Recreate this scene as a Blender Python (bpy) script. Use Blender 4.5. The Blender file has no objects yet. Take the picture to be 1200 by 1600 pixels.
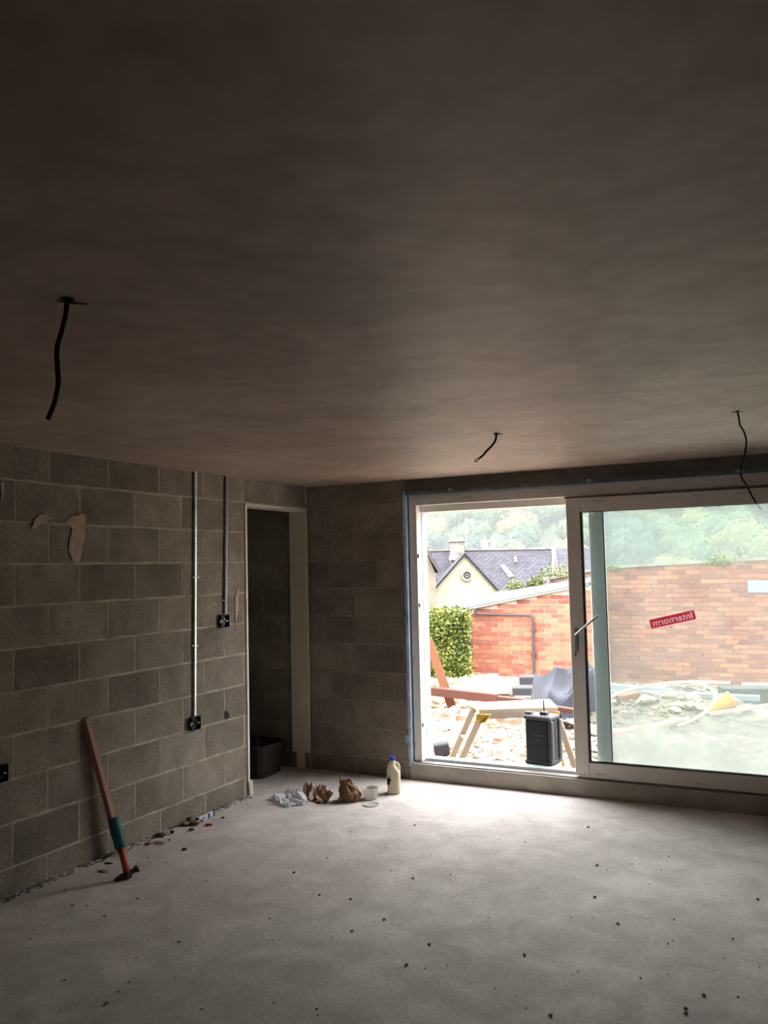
import bpy, bmesh, math, random
from mathutils import Vector, Matrix, noise
random.seed(7)
S = bpy.context.scene
COL = S.collection
PI = math.pi
# ------------------------------------------------------------------ camera
FPX, YAW, PITCH, ROLL = 1311.5, 0.47068, 0.0662, -0.02218      # focal length in pixels of a 1200x1600 frame
WX, WY, EYE = -3.789, 6.015, 1.649                             # left wall, back wall, camera height
CEIL = 2.341
cy, sy, cp, sp, cr, sr = math.cos(YAW), math.sin(YAW), math.cos(PITCH), math.sin(PITCH), math.cos(ROLL), math.sin(ROLL)
_r = Vector((cy, sy, 0)); _f = Vector((-sy*cp, cy*cp, sp)); _u = _r.cross(_f)
_r2 = cr*_r + sr*_u; _u2 = -sr*_r + cr*_u
cam = bpy.data.cameras.new('camera'); cam.sensor_fit = 'HORIZONTAL'; cam.sensor_width = 36; cam.lens = FPX/1200*36
cam.clip_start = .02; cam.clip_end = 2000
co = bpy.data.objects.new('camera', cam); COL.objects.link(co); S.camera = co
co.matrix_world = Matrix(((_r2.x, _u2.x, -_f.x, 0), (_r2.y, _u2.y, -_f.y, 0), (_r2.z, _u2.z, -_f.z, EYE), (0, 0, 0, 1)))
# ------------------------------------------------------------------ sky and exposure
w = bpy.data.worlds.new('overcast_sky'); S.world = w; w.use_nodes = True
nt = w.node_tree; bg = nt.nodes['Background']
tc = nt.nodes.new('ShaderNodeTexCoord'); no = nt.nodes.new('ShaderNodeTexNoise'); no.inputs['Scale'].default_value = 1.6
rp = nt.nodes.new('ShaderNodeValToRGB'); rp.color_ramp.elements[0].color = (.93, .96, 1, 1); rp.color_ramp.elements[1].color = (1, .985, .965, 1)
nt.links.new(tc.outputs['Generated'], no.inputs['Vector']); nt.links.new(no.outputs['Fac'], rp.inputs[0]); nt.links.new(rp.outputs[0], bg.inputs[0])
# overcast luminance: (1 + 2 sin h) / 3, three times brighter overhead than at the horizon
sx = nt.nodes.new('ShaderNodeSeparateXYZ'); nt.links.new(tc.outputs['Generated'], sx.inputs[0])
cl = nt.nodes.new('ShaderNodeMath'); cl.operation = 'MAXIMUM'; cl.inputs[1].default_value = 0; nt.links.new(sx.outputs['Z'], cl.inputs[0])
ml = nt.nodes.new('ShaderNodeMath'); ml.operation = 'MULTIPLY_ADD'; ml.inputs[1].default_value = 1.0; ml.inputs[2].default_value = .5; nt.links.new(cl.outputs[0], ml.inputs[0]); nt.links.new(ml.outputs[0], bg.inputs[1])
S.view_settings.view_transform = 'Standard'; S.view_settings.look = 'None'; S.view_settings.gamma = 1
S.view_settings.use_curve_mapping = False
S.view_settings.exposure = 3.6
S.cycles.max_bounces = 10; S.cycles.diffuse_bounces = 7; S.cycles.transparent_max_bounces = 16
S.cycles.volume_bounces = 1

# ------------------------------------------------------------------ measuring helpers
def ray(px, py): return _f + (px-600)/FPX*_r2 - (py-800)/FPX*_u2
def at_y(px, py, Y):
    d = ray(px, py); return Vector((0, 0, EYE)) + d*(Y/d.y)
def at_x(px, py, X=WX):
    d = ray(px, py); return Vector((0, 0, EYE)) + d*(X/d.x)
def at_z(px, py, z=0.):
    d = ray(px, py); return Vector((0, 0, EYE)) + d*((z-EYE)/d.z)
def at_d(px, py, dep): return Vector((0, 0, EYE)) + ray(px, py)*dep

# ------------------------------------------------------------------ materials
def mat(name, col, rough=.8, var=None, scale=6., detail=6., bump=0., bscale=None, metal=0., island=0., spec=.3, trans=0., obj_rand=0., coord='Object', stretch=None):
    m = bpy.data.materials.new(name); m.use_nodes = True; nt = m.node_tree; N, Lk = nt.nodes, nt.links
    b = N['Principled BSDF']; b.inputs['Roughness'].default_value = rough; b.inputs['Metallic'].default_value = metal
    b.inputs['Specular IOR Level'].default_value = spec
    b.inputs['Base Color'].default_value = (*col, 1)
    if trans: b.inputs['Transmission Weight'].default_value = trans
    tc = N.new('ShaderNodeTexCoord'); src = tc.outputs[coord]
    if stretch:
        mp = N.new('ShaderNodeMapping'); mp.inputs['Scale'].default_value = stretch; Lk.new(src, mp.inputs[0]); src = mp.outputs[0]
    cur = None
    if var:
        no = N.new('ShaderNodeTexNoise'); no.inputs['Scale'].default_value = scale; no.inputs['Detail'].default_value = detail; Lk.new(src, no.inputs[0])
        if obj_rand or island:
            oi = N.new('ShaderNodeObjectInfo'); g = N.new('ShaderNodeVectorMath'); g.operation = 'ADD'; mu = N.new('ShaderNodeMath'); mu.operation = 'MULTIPLY'; mu.inputs[1].default_value = 37
            Lk.new(oi.outputs['Random'], mu.inputs[0]); Lk.new(src, g.inputs[0]); Lk.new(mu.outputs[0], g.inputs[1]); Lk.new(g.outputs[0], no.inputs[0])
        r = N.new('ShaderNodeValToRGB'); r.color_ramp.elements[0].position = .35; r.color_ramp.elements[1].position = .65
        r.color_ramp.elements[0].color = (*var, 1); r.color_ramp.elements[1].color = (*col, 1); Lk.new(no.outputs['Fac'], r.inputs[0]); cur = r.outputs[0]
    if island or obj_rand:
        hs = N.new('ShaderNodeHueSaturation'); ge = N.new('ShaderNodeNewGeometry'); oi = N.new('ShaderNodeObjectInfo')
        ad = N.new('ShaderNodeMath'); ad.operation = 'ADD'; fr = N.new('ShaderNodeMath'); fr.operation = 'FRACT'
        Lk.new(oi.outputs['Random'], ad.inputs[0])
        if island: Lk.new(ge.outputs['Random Per Island'], ad.inputs[1])
        else: ad.inputs[1].default_value = 0
        Lk.new(ad.outputs[0], fr.inputs[0])
        k = island or obj_rand
        mr = N.new('ShaderNodeMapRange'); mr.inputs['To Min'].default_value = 1-k; mr.inputs['To Max'].default_value = 1+k; Lk.new(fr.outputs[0], mr.inputs[0]); Lk.new(mr.outputs[0], hs.inputs['Value'])
        mr2 = N.new('ShaderNodeMapRange'); mr2.inputs['To Min'].default_value = .5-.02*k; mr2.inputs['To Max'].default_value = .5+.05*k; Lk.new(fr.outputs[0], mr2.inputs[0]); Lk.new(mr2.outputs[0], hs.inputs['Hue'])
        if cur: Lk.new(cur, hs.inputs['Color'])
        else: hs.inputs['Color'].default_value = (*col, 1)
        cur = hs.outputs[0]
    if cur: Lk.new(cur, b.inputs['Base Color'])
    if bump:
        nb = N.new('ShaderNodeTexNoise'); nb.inputs['Scale'].default_value = bscale or scale*4; nb.inputs['Detail'].default_value = 5; Lk.new(src, nb.inputs[0])
        bp = N.new('ShaderNodeBump'); bp.inputs['Strength'].default_value = bump; bp.inputs['Distance'].default_value = .01
        Lk.new(nb.outputs['Fac'], bp.inputs['Height']); Lk.new(bp.outputs[0], b.inputs['Normal'])
    return m

def block_material():
    """aggregate concrete: grey brown ground, pale and dark grains, a wash of mortar dust"""
    m = bpy.data.materials.new('concrete_block_face'); m.use_nodes = True; N, Lk = m.node_tree.nodes, m.node_tree.links
    b = N['Principled BSDF']; b.inputs['Roughness'].default_value = .95; b.inputs['Specular IOR Level'].default_value = .15
    tc = N.new('ShaderNodeTexCoord'); oi = N.new('ShaderNodeObjectInfo')
    mu = N.new('ShaderNodeMath'); mu.operation = 'MULTIPLY'; mu.inputs[1].default_value = 53; Lk.new(oi.outputs['Random'], mu.inputs[0])
    ad = N.new('ShaderNodeVectorMath'); Lk.new(tc.outputs['Object'], ad.inputs[0]); Lk.new(mu.outputs[0], ad.inputs[1])
    def noise_(s, d, lo, hi, c0, c1):
        n = N.new('ShaderNodeTexNoise'); n.inputs['Scale'].default_value = s; n.inputs['Detail'].default_value = d; Lk.new(ad.outputs[0], n.inputs[0])
        r = N.new('ShaderNodeValToRGB'); r.color_ramp.elements[0].position = lo; r.color_ramp.elements[1].position = hi
        r.color_ramp.elements[0].color = (*c0, 1); r.color_ramp.elements[1].color = (*c1, 1); Lk.new(n.outputs['Fac'], r.inputs[0]); return n, r
    n1, r1 = noise_(5, 4, .3, .7, (.215, .178, .142), (.335, .285, .232))
    n2, r2 = noise_(150, 3, .35, .68, (.45, .45, .45), (1.35, 1.35, 1.33))
    n3, r3 = noise_(320, 2, .60, .72, (0, 0, 0), (1, 1, 1))
    mx = N.new('ShaderNodeMix'); mx.data_type = 'RGBA'; mx.blend_type = 'MULTIPLY'; mx.inputs[0].default_value = .8
    Lk.new(r1.outputs[0], mx.inputs[6]); Lk.new(r2.outputs[0], mx.inputs[7])
    m2 = N.new('ShaderNodeMix'); m2.data_type = 'RGBA'; Lk.new(r3.outputs[0], m2.inputs[0]); Lk.new(mx.outputs[2], m2.inputs[6]); m2.inputs[7].default_value = (.40, .38, .34, 1)
    hs = N.new('ShaderNodeHueSaturation'); mr = N.new('ShaderNodeMapRange'); mr.inputs['To Min'].default_value = .80; mr.inputs['To Max'].default_value = 1.20
    Lk.new(oi.outputs['Random'], mr.inputs[0]); Lk.new(mr.outputs[0], hs.inputs['Value']); Lk.new(m2.outputs[2], hs.inputs['Color']); Lk.new(hs.outputs[0], b.inputs['Base Color'])
    bp = N.new('ShaderNodeBump'); bp.inputs['Strength'].default_value = .75; bp.inputs['Distance'].default_value = .004
    Lk.new(n2.outputs['Fac'], bp.inputs['Height']); Lk.new(bp.outputs[0], b.inputs['Normal'])
    return m

def slab_material(name, base, dark, light, rough=.8, spec=.25, scales=(.9, 5, 40), speck=(.07, .055, .045), speck_amt=.73, bump=.3, tint=None):
    m = bpy.data.materials.new(name); m.use_nodes = True; N, Lk = m.node_tree.nodes, m.node_tree.links
    b = N['Principled BSDF']; b.inputs['Roughness'].default_value = rough; b.inputs['Specular IOR Level'].default_value = spec
    tc = N.new('ShaderNodeTexCoord'); cur = None
    for i, (s, c0, c1, f) in enumerate(((scales[0], dark, light, 1), (scales[1], (.77,)*3, (1.12,)*3, .75), (scales[2], (.86,)*3, (1.1,)*3, .7))):
        n = N.new('ShaderNodeTexNoise'); n.inputs['Scale'].default_value = s; n.inputs['Detail'].default_value = 8; n.inputs['Distortion'].default_value = .6 if i < 2 else 0; Lk.new(tc.outputs['Object'], n.inputs[0])
        r = N.new('ShaderNodeValToRGB'); r.color_ramp.elements[0].position = .34; r.color_ramp.elements[1].position = .66
        r.color_ramp.elements[0].color = (*c0, 1); r.color_ramp.elements[1].color = (*c1, 1); Lk.new(n.outputs['Fac'], r.inputs[0])
        if cur is None:
            cur = r.outputs[0]
        else:
            mx = N.new('ShaderNodeMix'); mx.data_type = 'RGBA'; mx.blend_type = 'MULTIPLY'; mx.inputs[0].default_value = f; Lk.new(cur, mx.inputs[6]); Lk.new(r.outputs[0], mx.inputs[7]); cur = mx.outputs[2]
        last = n
    n = N.new('ShaderNodeTexNoise'); n.inputs['Scale'].default_value = 26; n.inputs['Detail'].default_value = 3; Lk.new(tc.outputs['Object'], n.inputs[0])
    r = N.new('ShaderNodeValToRGB'); r.color_ramp.elements[0].position = speck_amt; r.color_ramp.elements[1].position = speck_amt+.05; r.color_ramp.elements[0].color = (0, 0, 0, 1); r.color_ramp.elements[1].color = (.7, .7, .7, 1)
    Lk.new(n.outputs['Fac'], r.inputs[0]); mx = N.new('ShaderNodeMix'); mx.data_type = 'RGBA'; Lk.new(r.outputs[0], mx.inputs[0]); Lk.new(cur, mx.inputs[6]); mx.inputs[7].default_value = (*speck, 1)
    Lk.new(mx.outputs[2], b.inputs['Base Color'])
    bp = N.new('ShaderNodeBump'); bp.inputs['Strength'].default_value = bump; bp.inputs['Distance'].default_value = .006; Lk.new(last.outputs['Fac'], bp.inputs['Height']); Lk.new(bp.outputs[0], b.inputs['Normal'])
    return m

def glass_material(name, film_lo, film_hi, ztop, zbot, tint=(.93, .965, .955), scale=2.2):
    """clear pane with an uneven whitish film, thicker towards its foot"""
    m = bpy.data.materials.new(name); m.use_nodes = True; N, Lk = m.node_tree.nodes, m.node_tree.links
    N.remove(N['Principled BSDF']); out = N['Material Output']
    tr = N.new('ShaderNodeBsdfTransparent'); tr.inputs[0].default_value = (*tint, 1)
    gl = N.new('ShaderNodeBsdfGlossy'); gl.inputs['Roughness'].default_value = .02
    fr = N.new('ShaderNodeFresnel'); fr.inputs[0].default_value = 1.45
    fm = N.new('ShaderNodeMath'); fm.operation = 'MULTIPLY'; fm.inputs[1].default_value = 1.0; Lk.new(fr.outputs[0], fm.inputs[0])
    m1 = N.new('ShaderNodeMixShader'); Lk.new(fm.outputs[0], m1.inputs[0]); Lk.new(tr.outputs[0], m1.inputs[1]); Lk.new(gl.outputs[0], m1.inputs[2])
    di = N.new('ShaderNodeBsdfDiffuse'); di.inputs[0].default_value = (.64, .64, .62, 1)
    tl = N.new('ShaderNodeBsdfTranslucent'); tl.inputs[0].default_value = (.64, .65, .62, 1)
    m2 = N.new('ShaderNodeMixShader'); m2.inputs[0].default_value = .6; Lk.new(di.outputs[0], m2.inputs[1]); Lk.new(tl.outputs[0], m2.inputs[2])
    tc = N.new('ShaderNodeTexCoord'); sx = N.new('ShaderNodeSeparateXYZ'); Lk.new(tc.outputs['Object'], sx.inputs[0])
    no = N.new('ShaderNodeTexNoise'); no.inputs['Scale'].default_value = scale; no.inputs['Detail'].default_value = 7; no.inputs['Distortion'].default_value = .7; Lk.new(tc.outputs['Object'], no.inputs[0])
    # height + noise wobble
    a = N.new('ShaderNodeMath'); a.operation = 'MULTIPLY_ADD'; a.inputs[1].default_value = .9; Lk.new(no.outputs['Fac'], a.inputs[0]); Lk.new(sx.outputs['Z'], a.inputs[2])
    mr = N.new('ShaderNodeMapRange'); mr.interpolation_type = 'SMOOTHSTEP'; mr.inputs['From Min'].default_value = ztop+.45; mr.inputs['From Max'].default_value = zbot+.45; mr.inputs['To Min'].default_value = film_lo; mr.inputs['To Max'].default_value = film_hi
    Lk.new(a.outputs[0], mr.inputs[0])
    n2 = N.new('ShaderNodeTexNoise'); n2.inputs['Scale'].default_value = 5; n2.inputs['Detail'].default_value = 8; Lk.new(tc.outputs['Object'], n2.inputs[0])
    mm = N.new('ShaderNodeMapRange'); mm.inputs['From Min'].default_value = .3; mm.inputs['From Max'].default_value = .7; mm.inputs['To Min'].default_value = .8; mm.inputs['To Max'].default_value = 1.2; Lk.new(n2.outputs['Fac'], mm.inputs[0])
    fin = N.new('ShaderNodeMath'); fin.operation = 'MULTIPLY'; fin.use_clamp = True; Lk.new(mr.outputs[0], fin.inputs[0]); Lk.new(mm.outputs[0], fin.inputs[1])
    m3 = N.new('ShaderNodeMixShader'); Lk.new(fin.outputs[0], m3.inputs[0]); Lk.new(m1.outputs[0], m3.inputs[1]); Lk.new(m2.outputs[0], m3.inputs[2]); Lk.new(m3.outputs[0], out.inputs[0])
    return m

M = {}
M['block'] = block_material()
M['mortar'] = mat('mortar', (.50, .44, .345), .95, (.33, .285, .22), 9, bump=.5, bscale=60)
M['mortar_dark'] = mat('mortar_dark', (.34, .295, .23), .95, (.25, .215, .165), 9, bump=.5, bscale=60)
M['floor'] = slab_material('concrete_screed', None, (.50, .445, .415), (.66, .60, .57), speck=(.15, .12, .10), speck_amt=.70)
M['plaster'] = slab_material('drying_plaster', None, (.37, .282, .225), (.45, .345, .278), .52, .5, scales=(1.3, 3.4, 11), speck=(.28, .21, .17), speck_amt=.9, bump=.12)
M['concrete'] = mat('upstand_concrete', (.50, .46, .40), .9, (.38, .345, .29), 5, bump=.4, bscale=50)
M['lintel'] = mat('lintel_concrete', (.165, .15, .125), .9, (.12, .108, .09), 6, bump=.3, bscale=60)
M['low_bounce_wall'] = mat('dark_low_bounce_render', (.085, .075, .065), .9)  # for unseen walls, kept dark to cut the bounced light
M['film'] = mat('white_frame_under_film', (.84, .80, .74), .45, (.78, .745, .69), 7)
M['alu'] = mat('blue_grey_aluminium', (.48, .55, .56), .4, metal=.0, spec=.5)
M['track'] = mat('grey_track', (.19, .18, .17), .5, (.15, .14, .13), 8, spec=.4)
M['gasket'] = mat('black_rubber_gasket', (.03, .03, .03), .6)
M['tape'] = mat('blue_membrane_tape', (.26, .40, .58), .6, (.48, .56, .64), 14, bump=.4, bscale=30)
M['tape_grey'] = mat('grey_blue_membrane_tape', (.17, .21, .24), .6, (.10, .12, .14), 12, bump=.5, bscale=25)
M['steel'] = mat('brushed_steel', (.62, .60, .59), .3, metal=1.)
M['galv'] = mat('galvanised_steel', (.78, .74, .75), .32, (.62, .6, .6), 20, metal=.75, spec=.6)
M['galv_dull'] = mat('dull_galvanised_steel', (.36, .36, .37), .5, (.27, .27, .28), 20, metal=.6)
M['black'] = mat('black_plastic', (.018, .018, .018), .45, spec=.4)
M['hole'] = mat('near_black_parts_and_hole_shade', (.03, .026, .022), .9)  # near-black for dark parts, and painted shade for the holes
M['lining'] = mat('primed_lining_board', (.66, .59, .48), .7, (.58, .52, .42), 3)
M['lining_white'] = mat('white_primed_edge', (.84, .80, .72), .6)
M['cable'] = mat('grey_cable_sheath', (.05, .037, .025), .5)
M['copper'] = mat('bare_copper', (.3, .13, .05), .35, metal=.8)
M['splash'] = mat('dried_plaster_splash', (.58, .44, .36), .95, (.40, .31, .25), 18, bump=.5)
M['batten'] = mat('weathered_brown_batten', (.42, .25, .18), .75, (.32, .18, .125), 8, stretch=(1, 1, .12), bump=.2)
M['grip'] = mat('teal_rubber_grip', (.028, .15, .195), .5, (.02, .1, .135), 25)
M['shaft'] = mat('orange_red_shaft', (.44, .09, .045), .5)
M['rust'] = mat('dull_hammer_steel', (.19, .155, .13), .5, (.07, .055, .048), 30, metal=.6)
M['white_plastic'] = mat('translucent_white_plastic', (.72, .70, .66), .35, spec=.5)
M['milk'] = mat('milky_plastic', (.70, .64, .48), .38, (.66, .6, .45), 3, spec=.4)
M['blue_cap'] = mat('blue_plastic_cap', (.025, .06, .55), .4)
M['paper_white'] = mat('thin_white_paper', (.86, .87, .90), .7)
M['paper_tan'] = mat('tan_paper', (.42, .33, .26), .85, (.34, .255, .195), 10)
M['paper_brown'] = mat('brown_kraft_paper', (.30, .175, .095), .8, (.23, .13, .07), 12)
M['red'] = mat('red_plastic_shard', (.42, .05, .04), .5)
M['crumb'] = mat('mortar_crumb', (.30, .26, .19), .95, (.2, .17, .12), 30, bump=.5)
M['foot_crumb'] = mat('grey_mortar_crumb', (.17, .15, .13), .95, (.10, .09, .08), 20, bump=.5)
M['dark_crumb'] = mat('dark_debris', (.07, .055, .045), .9)
M['chip'] = mat('floor_chip', (.18, .135, .105), .9, obj_rand=.4)
M['ink'] = mat('dark_blue_ink', (.02, .03, .09), .5)
M['print'] = mat('faded_red_print', (.36, .17, .14), .6)
M['sticker'] = mat('red_sticker', (.62, .03, .06), .4)
M['sticker_white'] = mat('white_lettering', (.9, .82, .8), .5)
def translucent(m, col, k):
    N, Lk = m.node_tree.nodes, m.node_tree.links; t = N.new('ShaderNodeBsdfTranslucent'); t.inputs[0].default_value = (*col, 1); x = N.new('ShaderNodeMixShader'); x.inputs[0].default_value = k
    Lk.new(N['Principled BSDF'].outputs[0], x.inputs[1]); Lk.new(t.outputs[0], x.inputs[2]); Lk.new(x.outputs[0], N['Material Output'].inputs[0])
translucent(M['paper_white'], (.88, .89, .92), .5); translucent(M['white_plastic'], (.85, .83, .78), .4); translucent(M['milk'], (.8, .75, .6), .25)
translucent(M['sticker'], (.55, .03, .06), .8); translucent(M['sticker_white'], (.8, .6, .62), .8)
# outdoors
M['brick'] = mat('red_brick', (.33, .115, .075), .9, (.26, .085, .06), 7, island=.26, bump=.3, bscale=60)
M['old_brick'] = mat('old_red_brick', (.25, .075, .048), .9, (.17, .058, .042), 5, island=.34, bump=.3, bscale=60)
M['lime'] = mat('lime_mortar', (.60, .50, .42), .95, (.48, .38, .31), 6)
M['lime_old'] = mat('weathered_lime_mortar', (.30, .21, .17), .95, (.22, .155, .125), 6)
M['render'] = mat('cream_limestone_wall', (.36, .325, .245), .9, (.29, .26, .19), 1.2)
M['tan_wall'] = mat('tan_stone_wall', (.20, .17, .13), .9, (.15, .13, .10), 1.2)
M['stone'] = mat('grey_limestone', (.22, .20, .17), .9, (.13, .12, .105), 2)
M['lead'] = mat('grey_lead_sheet', (.045, .049, .054), .8, (.030, .034, .038), 3)
M['moss'] = mat('plant_tuft_leaves', (.10, .115, .03), .8, (.06, .08, .02), 5, island=.35)
M['iron'] = mat('dark_painted_pipe', (.06, .045, .045), .5)
M['soil'] = mat('dusty_yard_soil', (.44, .37, .30), .95, (.30, .235, .18), 1.7, bump=.6, bscale=12)
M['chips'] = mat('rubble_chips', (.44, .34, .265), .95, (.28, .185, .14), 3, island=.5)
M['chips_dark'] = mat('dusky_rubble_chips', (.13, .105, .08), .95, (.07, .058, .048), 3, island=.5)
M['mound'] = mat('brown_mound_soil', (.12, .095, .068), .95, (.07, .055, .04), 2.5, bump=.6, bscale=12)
M['rubble'] = mat('pale_rubble_stone', (.34, .28, .21), .95, (.22, .17, .12), 4, obj_rand=.3, bump=.6, bscale=14)
M['rubble_red'] = mat('broken_brick_rubble', (.28, .10, .065), .95, (.32, .2, .15), 5, obj_rand=.3, bump=.5, bscale=14)
M['wood_orange'] = mat('orange_brown_timber', (.15, .058, .025), .8, (.11, .042, .02), 3, stretch=(1, 1, .2))
M['wood_red'] = mat('reddish_timber', (.095, .034, .023), .8, (.07, .026, .018), 3)
M['wood_pale'] = mat('pale_board', (.40, .32, .23), .8, (.33, .26, .19), 3)
M['bench_alu'] = mat('dusty_aluminium', (.26, .22, .175), .6)
M['yellow'] = mat('yellow_plastic', (.42, .24, .03), .5)
M['tarp'] = mat('blue_grey_tarpaulin', (.017, .021, .034), .5, (.011, .014, .024), 5, spec=.5)
M['dark_block'] = mat('dark_grey_block', (.03, .031, .035), .8)
M['slab_white'] = mat('pale_concrete_slab', (.32, .28, .24), .9, (.25, .21, .18), 4)
M['channel'] = mat('pale_blue_steel_channel', (.17, .215, .235), .6)
M['hose'] = mat('cream_hose_pipe', (.50, .48, .40), .5)
M['mustard'] = mat('mustard_tub', (.36, .17, .01), .5)
M['radio'] = mat('dark_radio_plastic', (.022, .022, .025), .55, spec=.3)
M['radio_grey'] = mat('grey_radio_bumper', (.06, .062, .07), .5)
M['leaf'] = mat('hedge_leaf', (.17, .18, .032), .65, (.075, .10, .018), 2.2, island=.55, spec=.4)
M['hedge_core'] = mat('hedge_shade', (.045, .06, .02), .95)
M['grass'] = mat('hill_ground', (.035, .055, .025), .95, (.022, .04, .018), .05)
M['trunk'] = mat('tree_bark', (.10, .08, .06), .9)
M['tree_dark'] = mat('dark_blue_green_foliage', (.022, .045, .028), .9, (.013, .03, .02), .12, island=.3, obj_rand=.3)
M['tree_mid'] = mat('mid_green_foliage', (.055, .085, .028), .9, (.03, .055, .02), .12, island=.3)
M['tree_pale'] = mat('yellowing_foliage', (.13, .12, .035), .9, (.075, .085, .025), .12, island=.3)

def slate_material():
    m = bpy.data.materials.new('slate_courses'); m.use_nodes = True; N, Lk = m.node_tree.nodes, m.node_tree.links
    b = N['Principled BSDF']; b.inputs['Roughness'].default_value = .85; b.inputs['Specular IOR Level'].default_value = .15
    uv = N.new('ShaderNodeTexCoord'); br = N.new('ShaderNodeTexBrick'); Lk.new(uv.outputs['UV'], br.inputs[0])
    br.inputs['Color1'].default_value = (.050, .047, .058, 1); br.inputs['Color2'].default_value = (.072, .069, .082, 1); br.inputs['Mortar'].default_value = (.026, .024, .029, 1)
    br.inputs['Scale'].default_value = 1; br.inputs['Brick Width'].default_value = .4; br.inputs['Row Height'].default_value = .22; br.inputs['Mortar Size'].default_value = .022
    Lk.new(br.outputs['Color'], b.inputs['Base Color'])
    bp = N.new('ShaderNodeBump'); bp.inputs['Strength'].default_value = .5; bp.inputs['Distance'].default_value = .02; bp.invert = True; Lk.new(br.outputs['Fac'], bp.inputs['Height']); Lk.new(bp.outputs[0], b.inputs['Normal'])
    return m
M['slate'] = slate_material()

# ------------------------------------------------------------------ mesh builder
class MB:
    def __init__(s): s.v = []; s.f = []; s.uv = None
    def add(s, vs, fs):
        n = len(s.v); s.v += [Vector(v) for v in vs]; s.f += [tuple(i+n for i in f) for f in fs]; return s
    def box(s, lo, hi, ch=0., rot=None, org=None):
        x0, y0, z0 = lo; x1, y1, z1 = hi
        if ch:
            bm = bmesh.new(); bmesh.ops.create_cube(bm, size=1)
            for v in bm.verts: v.co = Vector(((x0+x1)/2+v.co.x*(x1-x0), (y0+y1)/2+v.co.y*(y1-y0), (z0+z1)/2+v.co.z*(z1-z0)))
            bmesh.ops.bevel(bm, geom=bm.edges[:], offset=ch, segments=1, affect='EDGES', profile=.5)
            bm.verts.index_update(); vs = [v.co.copy() for v in bm.verts]; fs = [[v.index for v in f.verts] for f in bm.faces]; bm.free()
        else:
            vs = [(x, y, z) for z in (z0, z1) for y in (y0, y1) for x in (x0, x1)]
            fs = [(0, 2, 3, 1), (4, 5, 7, 6), (0, 1, 5, 4), (2, 6, 7, 3), (0, 4, 6, 2), (1, 3, 7, 5)]
        if rot is not None:
            o = Vector(org) if org is not None else Vector(((x0+x1)/2, (y0+y1)/2, (z0+z1)/2))
            vs = [rot @ (Vector(v)-o) + o for v in vs]
        return s.add(vs, fs)
    def beam(s, a, b, wd, th, up=(0, 0, 1), ch=0.):
        a, b = Vector(a), Vector(b); d = (b-a); L = d.length; d.normalize(); up = Vector(up)
        x = d.cross(up); x = x.normalized() if x.length > 1e-5 else Vector((1, 0, 0)); z = x.cross(d)
        R = Matrix((x, d, z)).transposed(); m = MB().box((-wd/2, 0, -th/2), (wd/2, L, th/2), ch)
        return s.add([R @ v + a for v in m.v], m.f)
    def tube(s, pts, r, n=8, cap=True):
        pts = [Vector(p) for p in pts]; rs = r if isinstance(r, (list, tuple)) else [r]*len(pts); ring = []; prev = None
        for i, p in enumerate(pts):
            t = (pts[min(i+1, len(pts)-1)]-pts[max(i-1, 0)]).normalized()
            if prev is None: prev = t.orthogonal().normalized()
            prev = (prev - t*prev.dot(t)).normalized(); b = t.cross(prev)
            ring.append([p + rs[i]*(math.cos(2*PI*k/n)*prev + math.sin(2*PI*k/n)*b) for k in range(n)])
        vs = [v for q in ring for v in q]; fs = []
        for i in range(len(pts)-1):
            for k in range(n): fs.append((i*n+k, i*n+(k+1) % n, (i+1)*n+(k+1) % n, (i+1)*n+k))
        if cap: fs += [tuple(reversed(range(n))), tuple((len(pts)-1)*n+k for k in range(n))]
        return s.add(vs, fs)
    def lathe(s, prof, c=(0, 0, 0), n=20, sq=0.):
        c = Vector(c); vs = []; fs = []
        for r, z in prof:
            for k in range(n):
                a = 2*PI*(k+.5)/n; q = 1.
                if sq: ca, sa = abs(math.cos(a)), abs(math.sin(a)); q = 1/((ca**sq+sa**sq)**(1/sq))
                vs.append(c + Vector((r*q*math.cos(a), r*q*math.sin(a), z)))
        for i in range(len(prof)-1):
            for k in range(n): fs.append((i*n+k, i*n+(k+1) % n, (i+1)*n+(k+1) % n, (i+1)*n+k))
        fs += [tuple(reversed(range(n))), tuple((len(prof)-1)*n+k for k in range(n))]
        return s.add(vs, fs)
    def prism(s, poly, off):
        off = Vector(off); n = len(poly); vs = [Vector(p) for p in poly] + [Vector(p)+off for p in poly]
        return s.add(vs, [tuple(range(n)), tuple(reversed(range(n, 2*n)))] + [(i, i+n, (i+1) % n+n, (i+1) % n) for i in range(n)])
    def mesh(s, name, m, org=(0, 0, 0), smooth=False):
        me = bpy.data.meshes.new(name); o = Vector(org); me.from_pydata([v-o for v in s.v], [], s.f); me.materials.append(M[m] if isinstance(m, str) else m)
        bm = bmesh.new(); bm.from_mesh(me); bmesh.ops.recalc_face_normals(bm, faces=bm.faces[:]); bm.to_mesh(me); bm.free()
        if smooth:
            for p in me.polygons: p.use_smooth = True
        return me
    def build(s, name, m, parent=None, smooth=False, base=None):
        org = world_loc(parent) if parent else Vector(base or (0, 0, 0))
        o = bpy.data.objects.new(name, s.mesh(name, m, org, smooth)); COL.objects.link(o)
        if parent: o.parent = parent
        else: o.location = org
        return o
def world_loc(o):
    v = Vector((0, 0, 0))
    while o: v += o.location; o = o.parent
    return v
def thing(name, loc, label, cat, group=None):
    o = bpy.data.objects.new(name, None); o.empty_display_size = .05; COL.objects.link(o); o.location = loc; return tag(o, label, cat, group)
def tag(o, label, cat, group=None, kind=None):
    if label: o['label'] = label
    if cat: o['category'] = cat
    if group: o['group'] = group
    if kind: o['kind'] = kind
    return o
def struct(o): o['kind'] = 'structure'; return o
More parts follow.
